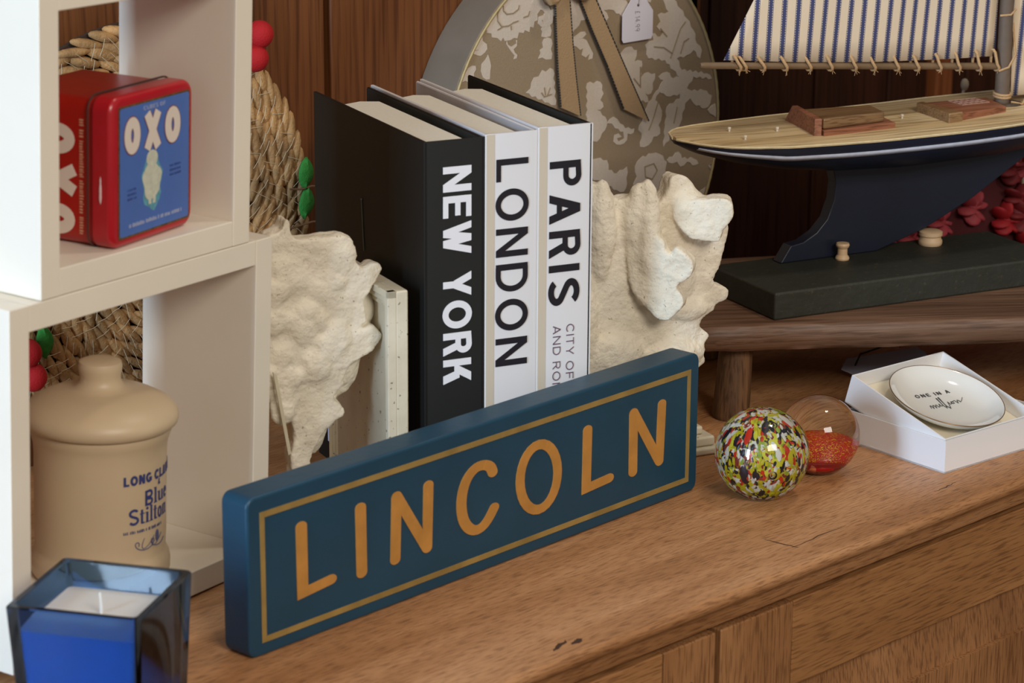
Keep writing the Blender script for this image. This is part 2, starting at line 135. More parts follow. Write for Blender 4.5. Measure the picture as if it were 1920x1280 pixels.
# ---------------------------------------------------------------- mesh helpers
class MB:
    def __init__(s): s.v = []; s.f = []; s.m = []; s.cur = 0
    def add(s, vs, fs):
        k = len(s.v); s.v += [tuple(p) for p in vs]; s.f += [tuple(k+i for i in f) for f in fs]; s.m += [s.cur]*len(fs); return s
    def box(s, a, b, fn=None):
        x0, y0, z0 = a; x1, y1, z1 = b
        vs = [(x0,y0,z0),(x1,y0,z0),(x1,y1,z0),(x0,y1,z0),(x0,y0,z1),(x1,y0,z1),(x1,y1,z1),(x0,y1,z1)]
        if fn: vs = [fn(Vector(p)) for p in vs]
        return s.add(vs, [(0,3,2,1),(4,5,6,7),(0,1,5,4),(1,2,6,5),(2,3,7,6),(3,0,4,7)])
    def prism(s, poly, h0, h1, fn):
        # polygon (a,b) swept between heights h0,h1; fn(a,b,h)->xyz
        n = len(poly); ar = sum(poly[i][0]*poly[(i+1)%n][1]-poly[(i+1)%n][0]*poly[i][1] for i in range(n))
        if ar < 0: poly = poly[::-1]
        vs = [fn(a, b, h0) for a, b in poly]+[fn(a, b, h1) for a, b in poly]
        return s.add(vs, [tuple(range(n))[::-1], tuple(range(n, 2*n))]+[(i, (i+1) % n, n+(i+1) % n, n+i) for i in range(n)])
    def lathe(s, prof, n=48, c=(0, 0, 0), close=True):
        vs = []; fs = []
        for r, z in prof:
            for k in range(n): a = 2*PI*k/n; vs.append((c[0]+r*math.cos(a), c[1]+r*math.sin(a), c[2]+z))
        for i in range(len(prof)-1):
            for k in range(n): k2 = (k+1) % n; fs.append((i*n+k, i*n+k2, (i+1)*n+k2, (i+1)*n+k))
        if close: fs.append(tuple(range(n))[::-1]); fs.append(tuple(range((len(prof)-1)*n, len(prof)*n)))
        return s.add(vs, fs)
    def tube(s, path, r, n=8, closed=False):
        P = [Vector(p) for p in path]; N = len(P); vs = []; fs = []
        t0 = (P[1]-P[0]).normalized(); up = Vector((0, 0, 1)) if abs(t0.z) < .9 else Vector((1, 0, 0)); nrm = t0.cross(up).normalized()
        for i in range(N):
            a = P[i-1] if (i > 0 or closed) else P[i]; b = P[(i+1) % N] if (i < N-1 or closed) else P[i]
            t = (b-a).normalized(); nrm = (nrm-t*nrm.dot(t)).normalized(); bn = t.cross(nrm)
            rr = r[i] if isinstance(r, (list, tuple)) else r
            for k in range(n): an = 2*PI*k/n; vs.append(P[i]+(nrm*math.cos(an)+bn*math.sin(an))*rr)
        for i in range(N if closed else N-1):
            j = (i+1) % N
            for k in range(n): k2 = (k+1) % n; fs.append((i*n+k, i*n+k2, j*n+k2, j*n+k))
        if not closed: fs.append(tuple(range(n))[::-1]); fs.append(tuple(range((N-1)*n, N*n)))
        return s.add(vs, fs)
    def ball(s, c, r, nu=16, nv=10, R=None, zs=None):
        # r may be a triple; R a 3x3 rotation
        if not isinstance(r, (tuple, list)): r = (r, r, r)
        c = Vector(c); vs = []; fs = []
        for i in range(1, nv):
            th = PI*i/nv
            for k in range(nu):
                ph = 2*PI*k/nu; p = Vector((r[0]*math.sin(th)*math.cos(ph), r[1]*math.sin(th)*math.sin(ph), r[2]*math.cos(th)))
                vs.append(c+(R@p if R else p))
        t = Vector((0, 0, r[2])); b = -t; vs += [c+(R@t if R else t), c+(R@b if R else b)]; T = len(vs)-2; B = T+1
        for i in range(nv-2):
            for k in range(nu): k2 = (k+1) % nu; fs.append((i*nu+k, (i+1)*nu+k, (i+1)*nu+k2, i*nu+k2))
        for k in range(nu): k2 = (k+1) % nu; fs.append((T, k, k2)); fs.append((B, (nv-2)*nu+k2, (nv-2)*nu+k))
        return s.add(vs, fs)
    def build(s, name, mats, parent=None, smooth=30, bevel=0, bseg=2, fix=False):
        me = bpy.data.meshes.new(name); me.from_pydata(s.v, [], s.f); me.update()
        if not isinstance(mats, (list, tuple)): mats = [mats]
        for m in mats: me.materials.append(m)
        me.polygons.foreach_set('material_index', s.m)
        if fix:
            bm = bmesh.new(); bm.from_mesh(me); bmesh.ops.remove_doubles(bm, verts=bm.verts, dist=1e-6); bmesh.ops.recalc_face_normals(bm, faces=bm.faces); bm.to_mesh(me); bm.free()
        if smooth is not None:
            me.polygons.foreach_set('use_smooth', [True]*len(me.polygons)); me.set_sharp_from_angle(angle=rad(smooth))
        o = bpy.data.objects.new(name, me); COL.objects.link(o)
        if parent: o.parent = parent
        if bevel:
            b = o.modifiers.new('bevel', 'BEVEL'); b.width = bevel; b.segments = bseg; b.limit_method = 'ANGLE'; b.angle_limit = rad(40); b.harden_normals = True
        return o
def tag(o, label, cat=None, group=None, kind=None):
    if label: o['label'] = label
    if cat: o['category'] = cat
    if group: o['group'] = group
    if kind: o['kind'] = kind
    return o
def thing(name, label, cat, loc=(0, 0, 0), rz=0, group=None, rot=None):
    o = bpy.data.objects.new(name, None); COL.objects.link(o); o.empty_display_size = .02
    o.location = loc
    if rot is not None: o.rotation_euler = rot.to_euler()
    else: o.rotation_euler = (0, 0, rz)
    return tag(o, label, cat, group)
def rotm(yaw, rx=0, ry=0):
    return Matrix.Rotation(yaw, 3, 'Z')@Matrix.Rotation(rx, 3, 'X')@Matrix.Rotation(ry, 3, 'Y')
# stroke of a polyline as polygons; ax stretches the brush sideways
def stroke(pts, w, ax=1.0, closed=False, round_=False, wfn=None):
    P = [Vector((p[0]/ax, p[1])) for p in pts]; n = len(P); Lf = []; Rt = []
    for i in range(n):
        a = P[i-1] if (i > 0 or closed) else None; b = P[(i+1) % n] if (i < n-1 or closed) else None
        d1 = (P[i]-a).normalized() if a is not None else None; d2 = (b-P[i]).normalized() if b is not None else None
        if d1 is None: d1 = d2
        if d2 is None: d2 = d1
        t = (d1+d2); t = t.normalized() if t.length > 1e-6 else d1
        nn = Vector((-t.y, t.x)); k = 1/max(.35, abs(nn.dot(Vector((-d1.y, d1.x)))))
        ww = (wfn(i/(n-1)) if wfn else w)/2*k
        Lf.append(P[i]+nn*ww); Rt.append(P[i]-nn*ww)
    out = []
    for i in range(n if closed else n-1):
        j = (i+1) % n; out.append([Lf[i], Rt[i], Rt[j], Lf[j]])
    if round_:
        for q in ((P[0], P[-1]) if not closed else ()):
            out.append([q+Vector((math.cos(a*PI/8), math.sin(a*PI/8)))*(w/2) for a in range(16)])
    return [[(p.x*ax, p.y) for p in q] for q in out]
def arc(cx, cy, rx, ry, a0, a1, n=14): return [(cx+rx*math.cos(rad(a0+(a1-a0)*k/n)), cy+ry*math.sin(rad(a0+(a1-a0)*k/n))) for k in range(n+1)]
def rect(x0, y0, x1, y1): return [(x0, y0), (x1, y0), (x1, y1), (x0, y1)]
def dia(xa, ya, xb, yb, w): return [(xa, ya), (xa+w, ya), (xb+w, yb), (xb, yb)]
def glyph(ch, w):
    h = w*.88; d = w*1.12
    if ch == 'I': return [rect(0, 0, w, 1)], w
    if ch == '1': return [rect(.15, 0, .15+w, 1), dia(0, .75, .15, 1, w)], .15+w
    if ch == 'L': return [rect(0, 0, w, 1), rect(0, 0, .6, h)], .6
    if ch == 'E': return [rect(0, 0, w, 1), rect(0, 0, .66, h), rect(0, 1-h, .65, 1), rect(0, .5-h/2+.02, .6, .5+h/2+.02)], .66
    if ch == 'F': return [rect(0, 0, w, 1), rect(0, 1-h, .62, 1), rect(0, .5-h/2, .56, .5+h/2)], .62
    if ch == 'T': return [rect(.33-w/2, 0, .33+w/2, 1), rect(0, 1-h, .66, 1)], .66
    if ch == 'H': return [rect(0, 0, w, 1), rect(.76-w, 0, .76, 1), rect(0, .5-h/2, .76, .5+h/2)], .76
    if ch == 'N': return [rect(0, 0, w, 1), rect(.76-w, 0, .76, 1), dia(0, 1, .76-w*1.08, 0, w*1.08)], .76
    if ch == 'M': return [rect(0, 0, w, 1), rect(.9-w, 0, .9, 1), dia(0, 1, .45-w/2, 0, w), dia(.9-w, 1, .45-w/2, 0, w)], .9
    if ch == 'W': return [dia(0, 1, .24, 0, w), dia(.5-w/2, 1, .24, 0, w), dia(.5-w/2, 1, .76-w, 0, w), dia(1-w, 1, .76-w, 0, w)], 1.0
    if ch == 'V': return [dia(0, 1, .36-w/2, 0, d), dia(.72-w, 1, .36-w/2, 0, d)], .74
    if ch == 'A': return [dia(0, 0, .38-d/2, 1, d), dia(.76-d, 0, .38-d/2, 1, d), rect(.16, .24, .6, .24+h)], .76
    if ch == 'Y': return [rect(.37-w/2, 0, .37+w/2, .45), dia(0, 1, .37-d/2, .38, d), dia(.74-d, 1, .37-d/2, .38, d)], .74
    if ch == 'K': return [rect(0, 0, w, 1), dia(w*.6, .40, .72-d*1.15, 1, d*1.15), dia(w+.12, .58, .76-d*1.1, 0, d*1.1)], .76
    if ch == 'X': return [dia(0, 1, .7-d*1.1, 0, d*1.1), dia(0, 0, .7-d*1.1, 1, d*1.1)], .7
    if ch == 'O': return stroke(arc(.43, .5, .43-w/2, .51-h/2, 0, 360, 36)[:-1], w, closed=True), .86
    if ch == 'C': return stroke(arc(.42, .5, .42-w/2, .51-h/2, 42, 318, 24), w), .78
    if ch == 'G': return stroke(arc(.42, .5, .42-w/2, .51-h/2, 42, 330, 24), w)+[rect(.45, .42-h/2, .82, .42+h/2), rect(.82-w, .08, .82, .45)], .82
    if ch == 'D': return [rect(0, 0, w, 1)]+stroke([(w/2, 1-h/2)]+arc(.34, .5, .42-w/2, .5-h/2, 90, -90, 16)+[(w/2, h/2)], w*.95), .76
    if ch in 'PRB':
        t = .46 if ch != 'B' else .5
        o = [rect(0, 0, w, 1)]+stroke([(w/2, 1-h/2)]+arc(.38, (1+t)/2-h*.0, .28-w/2, (1-t)/2-h/2+.02, 90, -90, 12)+[(w/2, t+h/2-.02)], w*.92)
        if ch == 'R': o += [dia(.30, .5, .70-d, 0, d)]; return o, .70
        if ch == 'B': o += stroke([(w/2, t-.02)]+arc(.38, .26, .32-w/2, .26-h/2, 90, -90, 12)+[(w/2, h/2)], w*.92); return o, .70
        return o, .66
    if ch == 'S':
        a = arc(.34, .735, .34-w/2, .265-h/2, 25, 235, 14); b = arc(.34, .27, .35-w/2, .27-h/2, 62, -155, 14)
        return stroke(a+b, w), .69
    if ch == 'U': return stroke([(w/2, 1), (w/2, .35)]+arc(.37, .37, .37-w/2, .37-h/2, 180, 360, 12)+[(.74-w/2, .35), (.74-w/2, 1)], w), .74
    if ch == '4': return [rect(.4, 0, .4+w, 1), rect(0, .25, .62, .25+h), dia(0, .25, .4, 1, w)], .62
    if ch == '9': return stroke(arc(.3, .7, .3-w/2, .3-h/2, 0, 360, 18)[:-1], w, closed=True)+[dia(.35, 0, .6-w, .65, w)], .6
    if ch == '.': return [rect(0, 0, w*1.2, w*1.2)], w*1.2
    if ch == '&': return stroke([(.65, 0), (.2, .65), (.25, .9), (.42, .9), (.42, .7), (.08, .35), (.15, .08), (.4, .05), (.62, .35)], w), .66
    if ch == '£': return stroke([(.55, .85), (.4, 1), (.25, .85), (.25, .2), (.1, 0), (.6, 0)], w)+[rect(.08, .45, .45, .45+h)], .6
    # lower case with little slab serifs
    x = .66
    def st(x0, y1): return [rect(x0, 0, x0+w, y1), rect(x0-w*.45, 0, x0+w*1.45, w*.4)]
    if ch == 'l': return st(w*.45, 1.02)+[rect(0, .98, w*.6, 1.02)], w*1.9
    if ch == 'i': return st(w*.45, x)+[rect(0, x-w*.4, w*.6, x), arc(w*.95, .88, w*.6, w*.6, 0, 330, 10)], w*1.9
    if ch == 't': return [rect(w*.5, .03, w*1.5, .88), rect(0, x-w*.4, w*2.3, x), rect(w*.8, 0, w*2.3, w*.6)], w*2.4
    if ch == 'u': return [rect(w*.4, .1, w*1.4, x), rect(0, x-w*.4, w, x), rect(w*.8, 0, .48, w*.6)]+st(.48, x), .48+w*1.5
    if ch == 'n': return st(w*.45, x)+st(.42, x-.05)+[rect(w*.5, x-w*.6, .42+w*.8, x)], .42+w*1.5
    if ch == 'o': return stroke(arc(.25, x/2, .25-w/2, x/2-w*.2, 0, 360, 20)[:-1], w*.85, closed=True), .5
    if ch == 'e': return stroke(arc(.25, x/2, .25-w/2, x/2-w*.2, 0, 320, 18), w*.85)+[rect(.04, x/2-w*.15, .46, x/2+w*.2)], .5
    return [], .3
def text(s, w, gap=.16, space=.34):
    out = []; x = 0
    for ch in s:
        if ch == ' ': x += space; continue
        g, a = glyph(ch, w)
        out += [[(px+x, py) for px, py in q] for q in g]; x += a+gap
    return out, x-gap
def lettering(polys, fn, th, name, mat, parent):
    m = MB()
    for i, q in enumerate(polys): m.prism([tuple(p) for p in q], 0, th+.000004*(i % 25), fn)
    return m.build(name, mat, parent, smooth=None)
# ---------------------------------------------------------------- the setting
oakA = wood('oak_top', (160, 110, 68), (180, 128, 84), (198, 147, 102), 0, 24, .34, .20, .5, stretch=.12, fs=(.085, 34))
oakV = wood('oak_upright', (142, 96, 58), (160, 111, 69), (174, 124, 80), 2, 16, .5, .12, .35, stretch=.10, fs=(.07, 36))
oakX = wood('oak_rail', (148, 100, 58), (168, 118, 72), (184, 133, 86), 0, 16, .5, .16, .35, stretch=.10, fs=(.07, 36))
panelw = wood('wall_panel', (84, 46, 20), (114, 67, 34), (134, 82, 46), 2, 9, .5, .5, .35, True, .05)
WALLY = 1.682
m = MB(); x = -1.0
for wd in (.62, .86, .9759, .474):
    m.box((x+.0035, WALLY, -.82), (x+wd-.0035, WALLY+.02, 1.6)); x += wd
m.box((-1, WALLY+.012, -.82), (x, WALLY+.03, 1.6)); m.box((x-.03, WALLY, -.82), (x, 1.95, 1.6)); xr = x  # end return added behind the hat box to block the window light
tag(m.build('wall_back', panelw, None, bevel=.002), None, kind='structure'); m = MB()
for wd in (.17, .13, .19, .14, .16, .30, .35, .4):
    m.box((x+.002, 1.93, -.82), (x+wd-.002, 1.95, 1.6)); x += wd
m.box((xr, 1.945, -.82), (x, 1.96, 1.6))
tag(m.build('shade_recess', wood('shade_recess_wood', (40, 20, 12), (58, 30, 18), (72, 40, 24), 2, 9, .5, .5, .3, True, .05), None, bevel=.002), None, kind='structure')  # invented set-back in darker wood, shaped to keep this end in shade
m = MB(); m.box((-2, -2.5, -.84), (4.2, 1.75, -.82)); tag(m.build('floor', wood('floor_boards', (70, 44, 26), (92, 60, 36), (110, 74, 46), 0, 6, .5), None), None, kind='structure')
# darker return wall at the right end, with a light post in front of it
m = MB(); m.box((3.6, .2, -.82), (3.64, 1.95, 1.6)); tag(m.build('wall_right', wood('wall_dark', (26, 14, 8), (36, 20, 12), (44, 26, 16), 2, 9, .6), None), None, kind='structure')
m = MB(); m.box((2.637, 1.915, -.05), (2.671, 1.945, 1.4)); tag(m.build('trim_1', wood('post_wood', (112, 62, 32), (140, 80, 44), (160, 96, 56), 2, 9, .5), None, bevel=.002), None, kind='structure')

# ---------------------------------------------------------------- sideboard
EY = 1.1175
sb = thing('sideboard', 'long honey brown oak sideboard with framed doors and moulded top edge', 'sideboard')
m = MB()
prof = [(WALLY-.004, 0), (EY+.004, 0), (EY+.0012, -.0012), (EY, -.0045), (EY+.0005, -.0085), (EY+.0035, -.0115), (EY+.0075, -.0135), (EY+.0095, -.0185), (EY+.011, -.0255), (EY+.012, -.0275), (WALLY-.004, -.0275)]
m.prism([(y, z) for y, z in prof], .45, 2.95, lambda a, b, h: (h, a, b))
m.build('top', oakA, sb, smooth=50)
# knots and cracks in the top
for cx, cy, L_, an, th in ((1.431, 1.156, .030, -80, .0011), (1.463, 1.147, .066, 2, .0008), (1.176, 1.134, .020, 20, .003), (1.19, 1.131, .012, 10, .004), (1.62, 1.148, .03, 4, .0006)):
    a = rad(an); pts = [(cx+math.cos(a)*L_*(t-.5)+random.uniform(-.0006, .0006), cy+math.sin(a)*L_*(t-.5)+random.uniform(-.0012, .0012)) for t in [k/8 for k in range(9)]]
    kn = MB()
    for q in stroke(pts, th, wfn=lambda t, th=th: th*(.15+math.sin(PI*t))): kn.prism(q, .00005, .0002, lambda a, b, h: (a, b, h))
    kn.build('knot', plain('knot_dark', (70, 42, 24), .7), sb, smooth=None)
m = MB(); m.box((.47, 1.155, -.80), (2.93, WALLY-.006, -.0275)); m.build('carcass', plain('carcass_dark', (60, 38, 22), .6), sb)
YF = 1.1300
def door(x0, x1, stl, str_, nm):
    d = MB(); d.box((x0, YF+.012, -.62), (x1, YF+.025, -.0330)); do = d.build('door', oakV, sb)
    for a, b in ((x0, x0+stl), (x1-str_, x1)):
        s = MB(); s.box((a, YF, -.62), (b, YF+.016, -.0330)); s.build('door_stile', oakV, do, bevel=.0015)
    s = MB(); s.box((x0+stl+.0003, YF+.0003, -.1005), (x1-str_-.0003, YF+.016, -.0332)); s.build('door_rail', oakX, do, bevel=.0012)
    p = MB(); a, b = x0+stl, x1-str_
    # raised and fielded panel: slope then flat field
    xs = (a, a+.045); xe = (b-.045, b)
    vs = [(a, YF+.0115, -.1005), (b, YF+.0115, -.1005), (b-.045, YF+.0058, -.141), (a+.045, YF+.0058, -.141), (a+.045, YF+.0058, -.60), (b-.045, YF+.0058, -.60), (a, YF+.0115, -.62), (b, YF+.0115, -.62),
          (a+.045, YF+.0015, -.1415), (b-.045, YF+.0015, -.1415), (a+.045, YF+.0015, -.60), (b-.045, YF+.0015, -.60)]
    p.add(vs, [(0, 3, 2, 1), (0, 6, 4, 3), (1, 2, 5, 7), (6, 7, 5, 4), (3, 8, 9, 2), (8, 10, 11, 9), (3, 4, 10, 8), (2, 9, 11, 5), (4, 5, 11, 10)])
    p.build('door_panel', oakV, do, smooth=None)
    return do
d1 = door(.76, 1.3302, .08, .055, 'l')
kh = MB(); kh.lathe([(.0022, 0), (.0022, .0006)], 16, (0, 0, 0)); kh.v = [(1.304+a, YF-c-.0001, -.0655+b) for a, b, c in kh.v]; kh.box((1.3033, YF-.0006, -.075), (1.3047, YF+.001, -.0655)); kh.build('keyhole', plain('keyhole_black', (30, 20, 14), .6), d1)
door(1.3352, 2.02, .0800, .08, 'r')
m = MB(); m.box((2.03, YF, -.80), (2.90, YF+.03, -.0330)); m.build('side_rail', oakX, sb, bevel=.0015)
m = MB(); m.box((.50, YF, -.80), (.755, YF+.03, -.0330)); m.build('side_rail', oakX, sb, bevel=.0015)
m = MB(); m.box((.755, YF+.001, -.80), (2.03, YF+.03, -.63)); m.build('plinth', oakX, sb, bevel=.0015)

# ---------------------------------------------------------------- white cube shelves
white = plain('white_paint', (240, 230, 212), .38, var=.03, vscale=9, bump=.05, bscale=90)
SY, SRX, SRY = .2117, .0270, .0221
SR = rotm(SY, SRX, SRY); S0 = Vector((.8812, 1.3302, .0058))
def shelfp(x, y, z): return S0+SR@Vector((x, y, z))
def cube_shelf(loc, L, H, Dp, t, label):
    o = thing('cube_shelf', label, 'shelf', loc, rot=SR, group='white cube shelves')
    for nm, a, b in (('side_panel', (0, 0, 0), (t, Dp, H)), ('side_panel', (L-t, 0, 0), (L, Dp, H)), ('bottom_panel', (t+.0001, .0003, 0), (L-t-.0001, Dp, t)), ('top_panel', (t+.0001, .0003, H-t), (L-t-.0001, Dp, H))):
        m = MB(); m.box(a, b); m.build(nm, white, o, bevel=.0008)
    return o
cube_shelf(S0, .2598, .2398, .1017, .0176, 'open white wooden cube shelf holding the cream jar, standing on the sideboard')
cube_shelf(shelfp(.0283, 0, .2401), .2060, .1958, .1017, .0176, 'open white wooden cube shelf stacked on top, holding the red and blue tin')

# ---------------------------------------------------------------- red tin
RED = plain('tin_red', (178, 20, 34), .28, var=.08, vscale=30, spec=.6)
REDS = plain('tin_side_red', (168, 22, 12), .3, var=.1, vscale=20, spec=.6)
TY = rad(7)
tp = shelfp(.0975, .0035, .2582)
tin = thing('tin', 'red and blue vintage tin with white OXO lettering in the upper cube shelf', 'tin', tp, rot=rotm(SY, SRX, SRY)@Matrix.Rotation(TY, 3, 'Z'))
TW, TH, TD, LD = .0955, .0985, .082, .0175
def roundrect(x0, y0, x1, y1, r, n=5):
    out = []
    for cx, cy, a in ((x1-r, y0+r, -90), (x1-r, y1-r, 0), (x0+r, y1-r, 90), (x0+r, y0+r, 180)):
        out += [(cx+r*math.cos(rad(a+90*k/n)), cy+r*math.sin(rad(a+90*k/n))) for k in range(n+1)]
    return out
m = MB(); m.prism(roundrect(.002, .0, TW-.002, TH-.002, .009), LD-.001, TD, lambda a, b, h: (a, h, b)); m.build('tin_body', REDS, tin, bevel=.0015)
m = MB(); m.prism(roundrect(0, 0, TW, TH, .010), 0, LD, lambda a, b, h: (a, h, b)); m.build('lid', RED, tin, bevel=.004, bseg=4)
m = MB(); m.tube([(a, LD+.0004, b) for a, b in roundrect(-.0002, .0002, TW+.0002, TH+.0002, .010)], .0007, 6, True); m.build('seam', plain('tin_seam', (84, 54, 50), .4, .3), tin)
fa = lambda a, b, h: (a, -.0002-h, b)
m = MB(); m.prism(roundrect(.0075, .0055, TW-.0055, TH-.0065, .002), -.0004, .0002, fa); m.build('label_border', plain('tin_border', (96, 74, 40), .4, var=.7, vscale=500), tin, smooth=None)
m = MB(); m.prism(roundrect(.0088, .007, TW-.0068, TH-.0078, .002), .0001, .0004, fa); m.build('label_panel', plain('tin_blue', (78, 112, 184), .35, var=.04, vscale=60), tin, smooth=None)
cream = plain('tin_cream', (228, 214, 200), .4); navy = plain('tin_navy', (48, 50, 92), .5)
def place(polys, x, y, sx, sy=None): sy = sy or sx; return [[(x+a*sx, y+b*sy) for a, b in q] for q in polys]
def oxo_face(out=0):
    w = .30+out
    o = stroke(arc(.36, .5, .23, .36, 0, 360, 28)[:-1], w, closed=True)
    x = stroke([(1.08, 1.0), (1.62, .0)], w)+stroke([(1.62, 1.0), (1.08, .0)], w)
    o2 = [[(a+1.98, b) for a, b in q] for q in o]
    return o+x+o2
fx = lambda a, b, h: (a, -.0006-h, b)
lettering(place(oxo_face(.07), .0138, .0600, .0236), fx, .0002, 'lettering_outline', plain('oxo_outline', (120, 70, 90), .5), tin)
lettering(place(oxo_face(), .0138, .0600, .0236), lambda a, b, h: (a, -.0008-h, b), .0002, 'lettering', cream, tin)
tl = []
for x0, y0, x1, st in ((.028, .0893, .062, .0044),):
    pass
pol, tw = text('CUBES OF', .14, .28); tl += place(pol, .0355, .0862, .0250/tw, .0026)
# rows of print too small to read
def tiny(x0, x1, y, h, seed):
    r = random.Random(seed); o = []; x = x0
    while x < x1:
        wd = r.uniform(.6, 1.1)*h*.6; o.append(rect(x, y, x+wd*.55, y+h*r.uniform(.7, 1))); x += wd
        if r.random() < .15: x += h*.5
    return o
lettering(tl, fx, .0002, 'small_lettering', plain('tin_print', (170, 176, 200), .5), tin)
lettering(tiny(.019, .080, .0118, .0026, 3), fx, .0002, 'bottom_print', plain('tin_print', (170, 176, 200), .5), tin)
navy = plain('tin_navy_soft', (62, 84, 146), .5)
lettering(sum([tiny(.017, .027, .036-.003*k, .0016, 9+k) for k in range(3)], []), fx, .0002, 'side_print', navy, tin)
lettering(sum([tiny(.066, .079, .044-.003*k, .0016, 19+k) for k in range(3)], []), fx, .0002, 'side_print', navy, tin)
# pale figure with a jar above it, a flat printed picture
fig = [[(.0450+.0105*math.cos(a)*(1+.12*math.sin(5*a)), .0390+.0125*math.sin(a)*(1+.08*math.cos(3*a))) for a in [k*PI/12 for k in range(24)]]]
lettering([[(x_+.0004, y_) for x_, y_ in [(.0450+.0112*math.cos(a)*(1+.15*math.sin(7*a)), .0385+.0195*math.sin(a)*(1+.08*math.cos(5*a))) for a in [k*PI/12 for k in range(24)]]]], fx, .0001, 'picture', plain('tin_teal', (96, 160, 176), .5, var=.2, vscale=300), tin)
lettering(fig+[[(.0450+.0065*math.cos(a), .0535+.0055*math.sin(a)) for a in [k*PI/8 for k in range(16)]], rect(.0410, .0235, .0440, .032), rect(.0460, .0235, .0490, .032)], lambda a, b, h: (a, -.0008-h, b), .0002, 'picture', plain('tin_figure', (206, 206, 186), .5, var=.12, vscale=300), tin)
# side print: text runs up the left side
fs = lambda a, b, h: (.0018-h, TD-.008-b, a)
sidep = place(oxo_face(), .0165, .0, .0265)
lettering([[(TH-.004-(a), b+.0180) for a, b in q] for q in sidep], fs, .0002, 'side_lettering', cream, tin)
lettering([[(.008+ (a), b) for a, b in q] for q in tiny(0.0, .074, .0485, .0032, 41)], fs, .0002, 'side_print', plain('tin_orange_print', (214, 150, 120), .5), tin)
m = MB(); m.tube([(-.0006, .008, .03+.018*t/8) for t in range(9)], [.0001, .0007, .0009, .0008, .0009, .0008, .0005, .0006, .0001], 6); m.build('thin_mark', plain('scratch_tin', (220, 190, 190), .4), tin)

# ---------------------------------------------------------------- stoneware jar
stone = plain('stoneware', (206, 182, 148), .42, var=.04, vscale=20, spec=.45)
jp = Vector(D['jar']); jp = Vector((jp.x, jp.y, 0)); jl = SR.inverted()@(jp-S0)
jp = shelfp(jl.x-.0026, jl.y+.0010, .0178)
jar = thing('stoneware_jar', 'cream stoneware lidded jar with blue Stilton lettering in the lower cube shelf', 'jar', jp, rot=rotm(0))
jar.rotation_euler = (Matrix.Rotation(0, 3, 'Z')@SR@Matrix.Rotation(-SY, 3, 'Z')).to_euler()
m = MB(); m.lathe([(.042, 0), (.0458, .001), (.0472, .004), (.0474, .010), (.0465, .0145), (.0448, .0175), (.0440, .0205), (.0445, .03), (.0446, .07), (.0446, .086), (.0450, .0935), (.0462, .0985), (.0478, .1025), (.0476, .1055), (.0462, .1065), (.03, .1070)], 72); m.build('jar_body', stone, jar, smooth=40)
m = MB(); m.lathe([(.03, .1060), (.0500, .1068), (.0519, .1086), (.0526, .1115), (.0522, .1145), (.0504, .1178), (.0464, .1215), (.0405, .1248), (.0350, .1272), (.0300, .1288), (.0225, .1302), (.0165, .1322), (.0140, .136), (.0137, .1395), (.0146, .1435), (.0148, .1465), (.0140, .1492), (.011, .1505), (.004, .1508)], 72); m.build('lid', stone, jar, smooth=40)
bl = plain('jar_blue', (56, 64, 116), .5)
def jarf(a0): return lambda a, b, h: ((.0448+h)*math.cos(rad(a0)+a/.0448), (.0448+h)*math.sin(rad(a0)+a/.0448), b)
jt = []; JA = -105.5
pol, tw = text('LONG CLAWSON', .26, .14); jt += place(pol, -.0008, .0742, .0066)
lettering(jt, jarf(JA), .0002, 'lettering', bl, jar)
lettering(place(text('&', .16)[0], .0295, .0698, .0040)+place(text('Blue', .17, .10)[0], .0160, .0578, .0108)+place(text('Stilton', .15, .07)[0], .0030, .0462, .0112), jarf(JA), .0002, 'lettering', bl, jar)
sw = stroke([(.006+.0045*math.cos(t*.5)+t*.0011, .0302+.0032*math.sin(t*.5)) for t in range(26)], .0006)
sw += stroke([(.012+.003*math.cos(t*.6)+t*.0009, .0315+.0035*math.sin(t*.6+1)) for t in range(22)], .0004)+[[(.0285+.002*math.cos(a), .034+.0042*math.sin(a)) for a in [k*PI/6 for k in range(12)]]]
lettering(sw+tiny(-.001, .034, .0402, .0022, 77), jarf(JA), .0002, 'small_print', plain('jar_blue_light', (88, 92, 128), .5), jar)

# ---------------------------------------------------------------- seagrass wreath
grass = plain('seagrass', (168, 130, 84), .75, var=.45, vscale=45, bump=.5, bscale=400)
wr = thing('seagrass_mat', 'round coiled seagrass mat leaning on the panelled wall behind the white shelves', 'mat', (1.2388, 1.661, .1745))
rr_ = random.Random(5)
m = MB()
ring = .018
while ring < .173:
    n = max(8, int(2*PI*ring/.0150)); ph = rr_.random()
    for k in range(n):
        a = 2*PI*(k+ph+rr_.uniform(-.12, .12))/n; tx, tz = -math.sin(a), math.cos(a)
        ang = rad(24+rr_.uniform(-9, 9)); rx_, rz_ = math.cos(a), math.sin(a)
        dx = Vector((tx*math.cos(ang)+rx_*math.sin(ang), rr_.uniform(-.08, .08), tz*math.cos(ang)+rz_*math.sin(ang))).normalized()
        nrm = Vector((0, -1, 0)); nrm = (nrm-dx*nrm.dot(dx)).normalized(); w_ = dx.cross(nrm)
        R3 = Matrix((w_, nrm, dx)).transposed()
        m.ball((rx_*ring, -.004+rr_.uniform(-.001, .0008), rz_*ring), (.0047*rr_.uniform(.8, 1.2), .0046, .0160*rr_.uniform(.9, 1.15)), 7, 6, R3)
    ring += .0122
m.build('braid', grass, wr, smooth=60)
m = MB(); m.lathe([(.170, 0), (.170, .004)], 60); m.v = [(a, .004-c, b) for a, b, c in m.v]; m.build('backing', plain('seagrass_dark', (62, 44, 28), .9), wr)
m = MB(); ring = .0241
